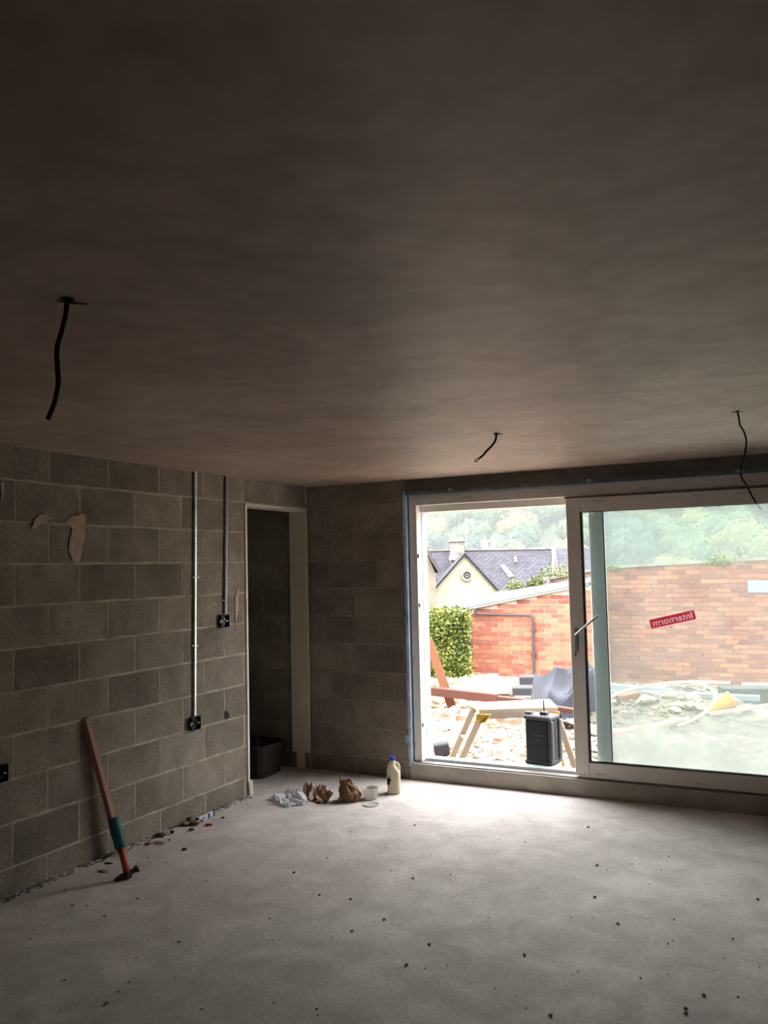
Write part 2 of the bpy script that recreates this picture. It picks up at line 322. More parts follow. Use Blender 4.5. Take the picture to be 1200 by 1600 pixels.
def base_of(mb): 
    return Vector(((min(v.x for v in mb.v)+max(v.x for v in mb.v))/2, (min(v.y for v in mb.v)+max(v.y for v in mb.v))/2, min(v.z for v in mb.v)))
def single(mb, name, m, label, cat, group=None, smooth=False):
    return tag(mb.build(name, m, None, smooth, base_of(mb)), label, cat, group)
def place_copy(src, loc, parent=None, rot=None, name=None):
    o = src.copy(); COL.objects.link(o); o.location = loc
    if rot: o.rotation_euler = rot
    o.parent = parent; return o

# ------------------------------------------------------------------ room shell
fl = MB().box((-6.2, -7.2, -.2), (4.1, 6.30, 0)); floor = struct(fl.build('floor', 'floor'))
ce = MB().box((-6.2, -7.2, CEIL), (4.1, 6.32, CEIL+.3)); ceiling = struct(ce.build('ceiling', 'plaster'))
WT = .15                                                      # left wall thickness
DY0, DY1, DH = 5.13, 6.0, 2.160                               # doorway in the left wall
wl = MB().box((WX-WT, -7.2, 0), (WX-.0005, DY0-.004, CEIL)).box((WX-WT, DY0-.004, DH+.002), (WX-.0005, WY, CEIL))
wall_left = struct(wl.build('wall_left', 'mortar'))
WINL, WINR, WINB, WINT = -2.875, .26, .122, 2.228
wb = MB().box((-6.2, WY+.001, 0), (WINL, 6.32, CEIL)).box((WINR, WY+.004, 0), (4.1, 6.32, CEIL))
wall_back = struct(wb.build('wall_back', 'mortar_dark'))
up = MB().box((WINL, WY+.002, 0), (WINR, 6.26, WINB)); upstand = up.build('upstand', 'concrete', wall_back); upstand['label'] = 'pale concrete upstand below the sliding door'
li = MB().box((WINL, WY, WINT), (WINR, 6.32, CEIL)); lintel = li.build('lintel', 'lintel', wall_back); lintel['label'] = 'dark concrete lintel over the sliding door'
struct(MB().box((4.0, -7.2, 0), (4.1, WY, CEIL)).build('wall_right', 'low_bounce_wall'))  # right and rear walls unseen, set back to thin the bounced light
struct(MB().box((-6.2, -7.2, 0), (4.0, -7.1, CEIL)).build('wall_rear', 'low_bounce_wall'))
struct(MB().box((-6.2, -7.1, 0), (-6.1, WY, CEIL)).build('wall_far', 'low_bounce_wall'))

_cache = {}
def block_mesh(L, H, axis, seed):
    """one concrete block: back outline, chamfered and slightly uneven front arris"""
    key = (round(L, 3), round(H, 3), axis, seed)
    if key in _cache: return _cache[key]
    rd = random.Random(int(L*1000)*31+int(H*1000)*7+ord(axis)+seed*977); D = .05; proud = .0006+.0016*rd.random(); c = .004
    def jit(): return rd.uniform(-.0022, .0022)
    back = [(0, 0), (L, 0), (L, H), (0, H)]; fr = []
    for i, (a, b) in enumerate(((c, c), (L/2, c), (L-c, c), (L-c, H-c), (L/2, H-c), (c, H-c))): fr.append((a+jit(), b+jit()))
    def P(u, v, d): return (d, u, v) if axis == 'y' else (u, -d, v)
    vs = [P(u, v, -D) for u, v in back] + [P(u, v, 0.0) for u, v in back] + [P(u, v, proud) for u, v in fr]
    fs = [(0, 1, 5, 4), (1, 2, 6, 5), (2, 3, 7, 6), (3, 0, 4, 7), (4, 5, 10, 9, 8), (5, 6, 11, 10), (6, 7, 13, 12, 11), (7, 4, 8, 13), (8, 9, 10, 11, 12, 13)]
    me = MB().add(vs, fs).mesh('concrete_block', 'block'); _cache[key] = me; return me
def lay_blocks(parent, axis, lo, hi, jointA, rows, holes=None, pitch=.4445):
    """a running bond of blocks; jointA = position of one joint of the odd rows"""
    for k in rows:
        z0, z1 = (0, .1368) if k == 10 else (.1368+.225*(9-k), min(.1368+.225*(10-k), CEIL))
        off = jointA if k % 2 else jointA+pitch/2
        n0 = math.floor((lo-off)/pitch); js = []; j = off+n0*pitch
        while j < hi: js.append(j); j += pitch
        js.append(j)
        for a, b in zip(js[:-1], js[1:]):
            a, b = max(a, lo), min(b, hi)
            if b-a < .03: continue
            if holes and holes(a, b, z0, z1): continue
            jt = .010; g0 = 0 if k == 10 else jt/2; g1 = 0 if k == 0 else jt/2
            L, H = b-a-jt, z1-z0-g0-g1
            me = block_mesh(L, H, axis, random.randrange(3))
            o = bpy.data.objects.new('concrete_block', me); COL.objects.link(o); o.parent = parent
            o.location = (WX, a+jt/2, z0+g0) if axis == 'y' else (a+jt/2, WY, z0+g0)
lay_blocks(wall_left, 'y', 1.30, DY0, 3.098, range(0, 11))
lay_blocks(wall_left, 'y', DY0, WY-.01, 3.098, [0])
lay_blocks(wall_back, 'x', WX+.006, WINL, -3.579, range(0, 11))
lay_blocks(wall_back, 'x', -5.4, WX-WT-.004, -3.579, range(0, 11))
# bed joints: uneven ribbons of mortar squeezed out between the courses
def bed_ribbon(axis, lo, hi, z, seed, wall, m='mortar'):
    rd = random.Random(seed); n = int((hi-lo)/.035); vs = []; fs = []
    for i in range(n+1):
        u = lo+(hi-lo)*i/n; q = noise.noise(Vector((u*5, seed*7.3, 0))); q2 = noise.noise(Vector((u*17, seed*3.1, 5)))
        hw = .0066+.0055*q+.003*q2; pr = max(.0004, .0024+.005*q+.002*q2); zc = z+.002*noise.noise(Vector((u*9, seed, 9)))
        for dz, d in ((-hw-.001, .0), (-hw*.6, pr), (hw*.6, pr), (hw+.001, .0)):
            vs.append((WX+d, u, zc+dz) if axis == 'y' else (u, WY-d, zc+dz))
    for i in range(n):
        for k in range(3): fs.append((i*4+k, i*4+k+1, (i+1)*4+k+1, (i+1)*4+k))
    return MB().add(vs, fs).build('mortar_bed', m, wall, True)
for k in range(1, 11):
    z = .1368+.225*(10-k)
    bed_ribbon('y', 1.3, DY0-.004 if k > 1 else WY-.01, z, k, wall_left)
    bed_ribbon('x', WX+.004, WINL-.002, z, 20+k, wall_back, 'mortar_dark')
# mortar droppings along the foot of the walls
mb = MB(); rd = random.Random(4)
for i in range(520):
    y = rd.uniform(2.2, 5.1); r = rd.uniform(.003, .011)*(1 if rd.random() < .85 else 1.8)
    mb.add(*(lambda c, r: ([c+Vector((r*x, r*1.7*y_, r*.5*z)) for x, y_, z in ((1, 0, 0), (-1, 0, 0), (0, 1, 0), (0, -1, 0), (0, 0, 1))], [(0, 2, 4), (2, 1, 4), (1, 3, 4), (3, 0, 4), (0, 3, 1, 2)]))(Vector((WX+rd.random()**2*.055+.008, y, .0)), r))
o = mb.build('mortar_droppings', 'foot_crumb', floor); o['kind'] = 'stuff'

def splat(pts, org, axis='y', th=.003, seed=1):
    """thin trowelled smear standing proud of the wall, outline given as (along, z)"""
    rd = random.Random(seed); out = []
    for i, (u, v) in enumerate(pts):
        a, b = pts[i-1], pts[(i+1) % len(pts)]; out.append((u, v)); out.append(((u*.5+b[0]*.5)+rd.uniform(-.006, .006), (v*.5+b[1]*.5)+rd.uniform(-.006, .006)))
    return MB().prism([(WX+.0045, u, v) for u, v in out], (th, 0, 0))
def smear(pix, seed):
    pts = [at_x(x, y) for x, y in pix]; o = splat([(p.y, p.z) for p in pts], None, seed=seed).build('plaster_smear', 'splash', wall_left); return o
smear([(48, 826), (52, 812), (62, 804), (72, 802), (80, 810), (72, 814), (60, 820), (54, 829)], 2)
smear([(102, 816), (108, 808), (120, 806), (126, 802), (134, 806), (132, 830), (128, 852), (122, 878), (112, 876), (106, 862), (108, 840), (112, 826)], 3)
smear([(0, 752), (5, 754), (6, 766), (3, 778), (0, 784)], 4)
smear([(366, 934), (371, 916), (372, 942), (370, 960), (367, 986), (366, 960)], 5)
# pale drips on the back wall
for px, py, h in ((541, 1001, 7), (547, 1022, 10), (573, 1064, 9), (546, 1064, 6)):
    p = at_y(px, py, WY-.004); q = at_y(px-2, py+h, WY-.004)
    MB().tube([p, (p+q)/2+Vector((.003, 0, 0)), q], [.002, .0045, .0015], 6).build('mortar_drip', 'splash', wall_back)
# hole chipped in a block, its shade painted as a raised dark patch
pts = [at_x(x, y) for x, y in ((350, 1120), (352, 1110), (356, 1113), (358, 1120), (353, 1124))]
MB().prism([(WX+.004, p.y, p.z) for p in pts], (.0015, 0, 0)).build('chipped_hole_shade', 'hole', wall_left)

# ------------------------------------------------------------------ doorway lining
door = bpy.data.objects.new('door_1', None); COL.objects.link(door); door['kind'] = 'structure'; door.location = (WX, DY0, 0)
MB().box((WX-WT+.005, DY0, .10), (WX+.012, DY0+.022, 2.135), .002).build('jamb', 'lining_white', door)
MB().box((WX-WT+.005, DY0, 2.135), (WX+.012, DY1-.001, 2.158), .002).build('head', 'lining', door)
MB().box((WX-WT-.01, DY1-.022, .135), (WX+.010, DY1, 2.135), .002).build('jamb', 'lining', door)
MB().box((WX-WT+.03, DY1-.024, .003), (WX-.045, DY1, .135), .004).build('packing_block', 'lining', door)['label'] = 'short timber packer under the far jamb'
MB().box((WX-.02, DY0+.002, 0), (WX+.02, DY0+.05, .105), .004, rot=Matrix.Rotation(.12, 3, 'X')).build('packing_block', 'lining', door)['label'] = 'cream timber offcut at the foot of the near jamb'

# ------------------------------------------------------------------ sliding door
win = bpy.data.objects.new('window_1', None); COL.objects.link(win); win['kind'] = 'structure'; win.location = (-2.86, 6.06, .13)
FY = 6.06
MB().box((-2.862, FY, .132), (-2.796, FY+.088, 2.222), .003).build('frame_jamb', 'film', win)
MB().box((-2.862, FY+.0885, .132), (-2.792, FY+.19, 2.222), .003).build('outer_jamb', 'alu', win)
MB().box((.172, FY, .132), (.245, FY+.19, 2.222), .003).build('frame_jamb', 'film', win)
MB().box((-2.796, FY, 2.137), (.172, FY+.075, 2.222), .002).build('frame_head', 'film', win)
MB().box((-2.796, FY+.0755, 2.085), (.172, FY+.19, 2.222), .002).build('head_track', 'film', win)
MB().box((-2.796, FY+.05, .125), (.172, FY+.19, .140), .001).build('threshold', 'alu', win)['label'] = 'pale metal threshold across the open side'
MB().box((-2.862, FY-.03, .118), (.245, FY+.0505, .131), .002).build('threshold_edge', 'track', win)
MB().box((-2.80, FY+.055, .1405), (.17, FY+.068, .150), .001).build('track_rail', 'galv', win)
MB().box((-1.60, FY-.012, 2.121), (.172, FY-.0005, 2.135), .001).build('sash_track', 'track', win)
# sash, slid to the right in front of the fixed light
SX0, SX1, SZ0, SZ1 = -1.587, .15, .150, 2.118
sash = MB().box((SX0, FY-.022, SZ0), (SX0+.10, FY+.05, SZ1), .004).build('sash', 'film', win); sash['label'] = 'white sash of the sliding door, slid to the right'
MB().box((SX0+.1003, FY-.020, SZ1-.098), (SX1-.10, FY+.05, SZ1), .003).build('top_rail', 'film', sash)
MB().box((SX0+.1003, FY-.020, SZ0-.018), (SX1-.10, FY+.05, SZ0+.088), .003).build('bottom_rail', 'film', sash)
MB().box((SX1-.0995, FY-.022, SZ0), (SX1, FY+.05, SZ1), .004).build('stile', 'film', sash)
gk = MB(); GX0, GX1, GZ0, GZ1 = SX0+.1003, SX1-.10, SZ0+.088, SZ1-.098
gk.box((GX0, FY-.008, GZ0), (GX0+.009, FY+.03, GZ1)).box((GX1-.006, FY-.008, GZ0), (GX1, FY+.03, GZ1)).box((GX0+.009, FY-.008, GZ0), (GX1-.006, FY+.03, GZ0+.006)).box((GX0+.009, FY-.008, GZ1-.004), (GX1-.006, FY+.03, GZ1))
gk.build('gasket', 'gasket', sash)
M['glass_in'] = glass_material('sash_glass', .02, .06, 1.2, .4)
M['glass_out'] = glass_material('whitish_fixed_glass', .15, .86, .62, .12)  # whitish film, denser towards the foot of the pane
MB().box((GX0+.009, FY+.004, GZ0+.006), (GX1-.006, FY+.010, GZ1-.004)).build('glass_pane', 'glass_in', sash)
# fixed light behind
FX0 = -1.452
fx = MB().box((FX0, FY+.092, .141), (FX0+.100, FY+.17, 2.084), .003).build('fixed_stile', 'alu', win)
MB().box((FX0+.1, FY+.092, .141), (.170, FY+.17, .20), .002).build('fixed_bottom_rail', 'alu', win)
MB().box((FX0+.1, FY+.092, 2.03), (.170, FY+.17, 2.084), .002).build('fixed_top_rail', 'alu', win)
MB().box((FX0+.0995, FY+.100, .20), (FX0+.106, FY+.12, 2.03)).build('fixed_gasket', 'gasket', win)
MB().box((FX0+.106, FY+.128, .20), (.170, FY+.134, 2.03)).build('fixed_glass', 'glass_out', win)
# lever handle and cylinder
hp = at_y(901, 1000, FY-.022)
MB().box((hp.x-.016, FY-.032, hp.z-.085), (hp.x+.016, FY-.0222, hp.z+.085), .004).build('handle_plate', 'galv_dull', sash)
a = at_y(899, 992, FY-.075); b = at_y(935, 961, FY-.085)
MB().tube([(a.x+.004, FY-.033, a.z), (a.x+.004, FY-.078, a.z)], .009, 10).build('handle_spindle', 'steel', sash)
MB().beam(a, b, .014, .020, up=(0, -1, 0), ch=.004).build('handle_lever', 'steel', sash)
cpz = at_y(899, 1021, FY-.022)
MB().box((cpz.x-.008, FY-.030, cpz.z-.02), (cpz.x+.008, FY-.0222, cpz.z+.02), .003).build('lock_cylinder', 'galv_dull', sash)
# little fixing lugs on the open jamb
for x, y in ((654, 868), (656, 945), (661, 1132)):
    p = at_x(x, y, -2.79); MB().box((-2.7955, p.y-.006, p.z-.02), (-2.786, p.y+.006, p.z+.012), .002).build('fixing_lug', 'track', win)
# printed marks on the protective film
def text_mesh(body, size, ext, m):
    cu = bpy.data.curves.new('lettering', 'FONT'); cu.body = body; cu.size = size; cu.extrude = ext; cu.align_x = 'CENTER'; cu.align_y = 'CENTER'; cu.resolution_u = 2
    to = bpy.data.objects.new('lettering', cu); COL.objects.link(to); dg = bpy.context.evaluated_depsgraph_get()
    me = bpy.data.meshes.new_from_object(to.evaluated_get(dg)); bpy.data.objects.remove(to); me.materials.clear(); me.materials.append(M[m]); return me
tm = text_mesh('Internorm', .0175, .0004, 'print')
def printed(px, py, Y, parent, vert=False, scale=1.):
    p = at_y(px, py, Y); o = bpy.data.objects.new('printed_mark', tm); COL.objects.link(o); o.parent = parent
    o.location = p-world_loc(parent); o.rotation_euler = (PI/2, PI/2 if vert else 0, 0); o.scale = (scale,)*3
for x, y in ((731, 777), (861, 770), (1007, 762), (1165, 752)): printed(x, y, FY-.0006, win)
for x, y in ((934, 782), (1090, 774), (1160, 770)): printed(x, y, FY-.0206, sash)
for x, y in ((645, 900), (647, 1032), (649, 1165)): printed(x, y, FY-.0006, win, True)
for x, y in ((939, 1210), (1096, 1225)): printed(x, y, FY-.0206, sash)
# red sticker on the glass, its lettering reads from outside
A = at_y(1016, 975.5, FY+.0035); B = at_y(1086, 960, FY+.0035)
dx = B.x-A.x; dz = B.z-A.z; ang = math.atan2(dz, dx); Ls = math.hypot(dx, dz); C0 = (A+B)/2
def outlined_strip(body, size, L, H, m):
    """thin strip with the letters cut out of it, so the light falls through both"""
    tm0 = text_mesh(body, size, 0, m); bm = bmesh.new(); bm.from_mesh(tm0); bmesh.ops.remove_doubles(bm, verts=bm.verts, dist=1e-6)
    nxt = {}
    for e in bm.edges:
        if len(e.link_faces) == 1:
            for v in e.verts: nxt.setdefault(v, []).append(e)
    cu = bpy.data.curves.new('strip', 'CURVE'); cu.dimensions = '2D'; cu.fill_mode = 'BOTH'; done = set(); loops = []
    for e in [e for e in bm.edges if len(e.link_faces) == 1]:
        if e in done: continue
        done.add(e); v0, v = e.verts; lp = [v0, v]
        while v is not v0:
            n = [q for q in nxt[v] if q not in done]
            if not n: break
            done.add(n[0]); v = n[0].other_vert(v)
            if v is not v0: lp.append(v)
        loops.append([w_.co.xy.copy() for w_ in lp])
    bm.free(); loops.append([Vector(q) for q in ((-L/2, -H/2), (L/2, -H/2), (L/2, H/2), (-L/2, H/2))])
    for lp in loops:
        sp = cu.splines.new('POLY'); sp.points.add(len(lp)-1); sp.use_cyclic_u = True
        for p_, q_ in zip(sp.points, lp): p_.co = (q_.x, q_.y, 0, 1)
    to = bpy.data.objects.new('strip', cu); COL.objects.link(to); me = bpy.data.meshes.new_from_object(to.evaluated_get(bpy.context.evaluated_depsgraph_get())); bpy.data.objects.remove(to)
    me.materials.clear(); me.materials.append(M[m]); return me
for nm_, me_, dy_, lab_ in (('sticker', outlined_strip('Internorm', .066, Ls, .062, 'sticker'), .0030, 'red sticker with mirrored white lettering'), ('sticker_lettering', text_mesh('Internorm', .066, 0, 'sticker_white'), .0031, None)):
    o = bpy.data.objects.new(nm_, me_); COL.objects.link(o); o.parent = sash; o.location = Vector((C0.x, FY+dy_, C0.z))-world_loc(sash); o.rotation_euler = (PI/2, ang, PI)
    if lab_: o['label'] = lab_
# paint specks stuck to the glass
rd = random.Random(11)
for i, (x, y) in enumerate(((1030, 907), (1021, 924), (1050, 934), (1060, 937), (1065, 944), (1049, 953), (1107, 918), (1104, 977), (1099, 986), (1156, 1005), (1048, 980), (1099, 1023), (1128, 1034), (1147, 1018), (981, 951))):
    p = at_y(x, y, FY+.0034); r = .003+.002*rd.random(); q = []
    for k in range(6): q.append((p.x+r*(1+.5*rd.random())*math.cos(k*PI/3)*1.3, FY+.0025, p.z+r*math.sin(k*PI/3)))
    MB().prism(q, (0, .0012, 0)).build('paint_speck', 'white_plastic', sash)
# membrane tape around the opening
def tape(pts, wd, name, m, seed, n=34):
    rd = random.Random(seed); a, b = Vector(pts[0]), Vector(pts[1]); d = (b-a).normalized(); s = Vector((d.z, 0, -d.x)) if abs(d.z) > abs(d.x) else Vector((0, 0, 1)); vs = []; fs = []
    for i in range(n+1):
        p = a.lerp(b, i/n); w0 = wd*(1+rd.uniform(-.18, .25)); k = rd.uniform(0, .004)
        for q, (e, dy) in enumerate(((0, 0.), (.5*w0, -.003-k), (w0, 0.))): vs.append(p - s*e + Vector((0, dy, 0)))
    for i in range(n):
        for q in (0, 1): fs.append((i*3+q, i*3+q+1, (i+1)*3+q+1, (i+1)*3+q))
    mb = MB().add(vs, fs); mb.v += [v+Vector((0, .004, 0)) for v in mb.v]; N0 = len(vs); mb.f += [tuple(reversed([i+N0 for i in f])) for f in fs]
    return mb.build(name, m, win)
tape(((WINL+.008, WY-.002, .10), (WINL+.008, WY-.002, 2.245)), .026, 'membrane_tape', 'tape', 3)
MB().box((WINL+.0005, WY, .128), (WINL+.006, FY+.0, 2.226)).build('membrane_return', 'tape', win)
tape(((WINL-.015, WY-.002, WINT+.022), (WINR, WY-.002, WINT+.022)), -.0, 'head_tape', 'tape_grey', 5) if False else MB().box((WINL-.01, WY-.004, WINT-.004), (WINR, WY-.0005, WINT+.020)).build('head_tape', 'tape_grey', win)
MB().box((WINL+.001, WY, WINT-.006), (WINR-.001, FY, WINT-.001)).build('head_return', 'tape_grey', win)
for x, y, s in ((703, 766, .022), (920, 751, .018), (1155, 737, .03)):
    p = at_y(x, y, WY-.006); q = [(p.x-s, WY-.004, p.z-.006), (p.x-s*.3, WY-.013, p.z+.012), (p.x+s*.5, WY-.009, p.z+.014), (p.x+s, WY-.004, p.z-.004)]
    MB().prism(q, (0, .003, .002)).build('tape_flap', 'tape', win)
p = at_y(637, 1155, WY-.004); MB().box((p.x-.018, WY-.008, p.z-.03), (p.x+.012, WY-.004, p.z+.03), .003).build('tape_flap', 'tape', win)
MB().tube([(WINL+.004, FY-.028, .16), (WINL+.012, FY-.03, .128), (WINL+.05, FY-.034, .119), (-2.0, FY-.034, .116), (-1.5, FY-.034, .116)], .005, 6).build('sill_tape_edge', 'alu', win)

# ------------------------------------------------------------------ services on the left wall
def conduit(px0, py0, px1, py1, m, label, wd=.024):
    a = at_x(px0, py0, WX+.012); b = at_x(px1, py1, WX+.012); y = (a.y+b.y)/2
    t = thing('cable_capping', (WX+.006, y, b.z), label, 'conduit')
    prof = [(-wd/2, 0), (-wd/2, .008), (-wd*.32, .014), (wd*.32, .014), (wd/2, .008), (wd/2, 0)]
    MB().prism([(WX+.0065+d, b.y+u, b.z) for u, d in prof], (0, a.y-b.y, CEIL-b.z)).build('capping_strip', m, t)
    return t
c1 = conduit(305, 738, 304, 1118, 'galv', 'shiny steel cable capping running from the ceiling to the lower socket box')
c2 = conduit(354, 742, 352, 958, 'galv_dull', 'dull grey cable capping beside the doorway running to the upper socket box', .030)
for (x, y, t) in ((302, 902, c1), (309, 902, c1), (301, 1009, c1), (308, 1009, c1), (351, 836, c2), (349, 938, c2)):
    p = at_x(x, y, WX+.01); MB().tube([(WX+.004, p.y, p.z), (WX+.014, p.y, p.z), (WX+.015, p.y, p.z)], [.0022, .0022, .005], 8).build('nail', 'galv', t)
def socket_box(x0, y0, x1, y1, label, seed):
    a = at_x((x0+x1)/2, (y0+y1)/2, WX+.02); hw = .046; hh = .044
    t = thing('socket_box', (WX+.005, a.y, a.z-hh), label, 'socket box', 'metal socket boxes on the block wall'); rd = random.Random(seed)
    X0, X1 = WX+.005, WX+.034
    b = MB().box((X0, a.y-hw, a.z-hh), (X0+.002, a.y+hw, a.z+hh))
    b.box((X0, a.y-hw, a.z-hh), (X1, a.y-hw+.002, a.z+hh)).box((X0, a.y+hw-.002, a.z-hh), (X1, a.y+hw, a.z+hh)).box((X0, a.y-hw+.002, a.z-hh), (X1, a.y+hw-.002, a.z-hh+.002)).box((X0, a.y-hw+.002, a.z+hh-.002), (X1, a.y+hw-.002, a.z+hh))
    b.build('back_box', 'black', t)
    for u in (a.y-hw-.009, a.y+hw): MB().box((X1-.006, u, a.z-.012), (X1-.003, u+.009, a.z+.012)).build('fixing_tab', 'galv_dull', t)
    pts = [Vector((X0+.014+.008*math.sin(i*.8), a.y+.022*math.cos(i*.7+seed), a.z+.022*math.sin(i*.7+seed))) for i in range(12)]
    MB().tube([(X0+.012, a.y, a.z+hh-.004)]+pts, .0045, 8).build('coiled_cable', 'galv_dull' if seed == 2 else 'black', t, True)
    for s in (-1, 1): MB().tube([(X0+.002, a.y+s*.030, a.z), (X1-.004, a.y+s*.030, a.z)], .0042, 8).build('screw_lug', 'galv', t)
    return t
socket_box(293, 1117, 316, 1143, 'black metal socket box at the foot of the shiny capping', 1)
socket_box(339, 960, 361, 981, 'black metal socket box at the foot of the dull grey capping by the doorway', 2)
socket_box(-13, 1197, 10, 1222, 'black metal socket box cut by the left edge of the photo', 3)

# ------------------------------------------------------------------ ceiling cables
def smooth_path(pts, n=6):
    out = []; P = [Vector(p) for p in pts]
    for i in range(len(P)-1):
        p0, p1, p2, p3 = P[max(i-1, 0)], P[i], P[i+1], P[min(i+2, len(P)-1)]
        for k in range(n):
            t = k/n; out.append(.5*((2*p1)+(p2-p0)*t+(2*p0-5*p1+4*p2-p3)*t*t+(3*p1-p0-3*p2+p3)*t**3))
    out.append(P[-1]); return out
def cable(pix, r, label, whisk, tail=None, squash=None):
    top = at_z(pix[0][0], pix[0][1], CEIL); dep = (top-Vector((0, 0, EYE))).dot(_f)
    t = thing('hanging_cable', top, label, 'cable')
    pts = [top+Vector((0, 0, .002))]+[at_d(x, y, dep+dz) for x, y, dz in pix[1:]]
    MB().tube(smooth_path(pts), r, 10).build('sheath', 'cable', t, True)
    MB().lathe([(r*2.6, 0), (r*2.1, -.0025), (r*1.2, -.004)], top, 12).build('ceiling_hole_shade', 'hole', t)  # dark disc under the ceiling, painted as the shade in the hole
    for k, (dx, dy) in enumerate(whisk):
        q = top+Vector((0, 0, -.003)); e = at_d(pix[0][0]+dx, pix[0][1]+dy, dep)
        if e.z > CEIL-.004: e.z = CEIL-.004
        MB().tube([q, (q+e)/2+Vector((0, 0, -.004)), e], r*.32, 6).build('wire_whisker', 'cable', t)
    if tail: MB().tube(smooth_path([at_d(x, y, dep+dz) for x, y, dz in tail]), r*.42, 6).build('bare_tail', 'cable', t, True)
    return t
cable([(105, 467, 0), (103, 490, .0), (96, 520, .01), (89, 545, .01), (90, 575, .0), (91, 600, .0), (85, 630, .01), (75, 655, .02)], .0068, 'thick dark cable hanging from the left side of the ceiling', [(31, 8), (-16, 1), (12, 7)])
cable([(776, 677, 0), (774, 688, 0), (768, 697, 0), (761, 704, 0), (754, 712, 0), (749, 716, 0)], .0062, 'short bent cable with a looped end hanging near the sliding door', [(9, 1), (-5, -3)],
      [(751, 714, 0), (747, 716, 0), (743, 718, 0), (742, 721, 0), (745, 721, 0), (748, 718, 0), (751, 714, 0)])
cable([(1152, 642, 0), (1155, 655, 0), (1156, 664, 0), (1162, 674, 0), (1166, 688, 0), (1165, 700, 0), (1163, 712, 0), (1158, 728, 0), (1158, 744, 0), (1165, 756, 0), (1173, 772, 0), (1182, 787, 0)], .0042, 'long thin cable hanging in front of the sliding door at the right', [(-9, 1), (8, -1)],
      [(1180, 785, 0), (1184, 790, 0), (1191, 797, 0)])

# ------------------------------------------------------------------ batten and hammer against the wall
a = at_x(183, 1325, WX+.040); a.z = .002; a.x = WX+.07
b = at_x(133, 1122, WX+.016)
t = thing('timber_batten', (a.x, a.y, 0), 'long brown timber batten leaning on the block wall behind the hammer', 'timber')
MB().beam(a+Vector((0, 0, .012)), b, .038, .034, up=(1, .12, .15), ch=.0015).build('stick', 'batten', t)
e = a.lerp(b, .22); MB().beam(e, e+(b-a).normalized()*.05, .0385, .0345, up=(1, .12, .15)).build('chipped_patch', 'wood_pale', t)
hh = at_z(199, 1366, .022); hd = (hh-Vector((0, 0, EYE))).dot(_f); top = at_d(177, 1279, hd+.10); sh = top-hh
t = thing('claw_hammer', (hh.x, hh.y, 0), 'claw hammer with teal grip and orange shaft standing on its head', 'hammer')
g0 = hh.lerp(top, .48)
dv = (top-hh).normalized()
MB().tube([hh+dv*.005, hh.lerp(top, .25), hh.lerp(top, .5)], [.019, .017, .018], 12).build('shaft', 'shaft', t, True)
MB().tube([g0-dv*.006, g0, hh.lerp(top, .62), hh.lerp(top, .78), hh.lerp(top, .93), top, top+dv*.004], [.021, .032, .030, .034, .031, .033, .022], 14).build('grip', 'grip', t, True)
hx = (at_d(214, 1358, hd)-at_d(182, 1372, hd)).normalized()
hx = (at_z(214, 1363, .022)-hh); hx.z = .02; hx.normalize()
face = hh+hx*.062
hm = MB().tube([hh-hx*.012, hh+hx*.018, hh+hx*.026, hh+hx*.044, hh+hx*.046, face], [.020, .019, .014, .0145, .020, .020], 14)
hm.box((hh.x-.019, hh.y-.016, hh.z-.020), (hh.x+.019, hh.y+.016, hh.z+.020), .004)
hm.build('head', 'rust', t, True)
side = hx.cross(Vector((0, 0, 1))).normalized()
for s in (-1, 1):
    MB().tube([hh-hx*.008+side*s*.005, hh-hx*.035+side*s*.009+Vector((0, 0, .006)), hh-hx*.062+side*s*.013+Vector((0, 0, .004)), hh-hx*.082+side*s*.015+Vector((0, 0, -.006))], [.015, .012, .008, .003], 8).build('claw', 'rust', t, True)

# ------------------------------------------------------------------ lunch litter on the floor
def crumpled(c, wx, wy, n, seed, amp, fr, rotz, lift=lambda u, v: 0., fold=0.):
    rd = random.Random(seed); vs = []; fs = []; R = Matrix.Rotation(rotz, 3, 'Z'); off = Vector((seed*3.1, seed*1.7, 0))
    for j in range(n+1):
        for i in range(n+1):
            u, v = i/n*2-1, j/n*2-1
            p = Vector((u*fr, v*fr, 0))+off
            h = abs(noise.noise(p))*1.5+.38*abs(noise.noise(p*2.1))+.10*abs(noise.noise(p*4.3)); edge = 1+.22*noise.noise(p*1.3+Vector((9, 0, 0)))
            q = Vector((u*wx/2*edge+.25*amp*noise.noise(p*2+Vector((0, 7, 0))), v*wy/2*edge+.25*amp*noise.noise(p*2+Vector((4, 7, 0))), .002+amp*h+lift(u, v)))
            vs.append(Vector(c)+R@q)
    for j in range(n):
        for i in range(n): k = j*(n+1)+i; fs.append((k, k+1, k+n+2, k+n+1))
    z0 = min(v.z for v in vs)
    for v in vs: v.z -= z0-.0015
    m = MB().add(vs, fs); N0 = len(vs); m.v += [v+Vector((0, 0, .0008)) for v in vs]; m.f += [tuple(reversed([i+N0 for i in f])) for f in fs]
    return m
c = at_z(453, 1252); ma = crumpled(c, .29, .19, 26, 5, .050, 1.45, -.5, lambda u, v: .055*max(0, v)**2*max(0, 1-abs(u+.2)))
single(ma, 'paper_wrapper', 'paper_white', 'crumpled thin white paper lying left of the brown paper', 'wrapper')
c = at_z(492, 1250); t = thing('paper_bag', c, 'torn tan paper bag lying flat between the white paper and the brown bag', 'bag')
crumpled(c+Vector((-.03, .02, 0)), .17, .15, 12, 8, .05, 1.5, .3, lambda u, v: .06*max(0, v)).build('bag_side', 'paper_tan', t)
crumpled(c+Vector((.045, .0, .0)), .16, .12, 12, 9, .025, 1.3, -.2, lambda u, v: .05*max(0, v)).build('bag_flap', 'paper_brown', t)
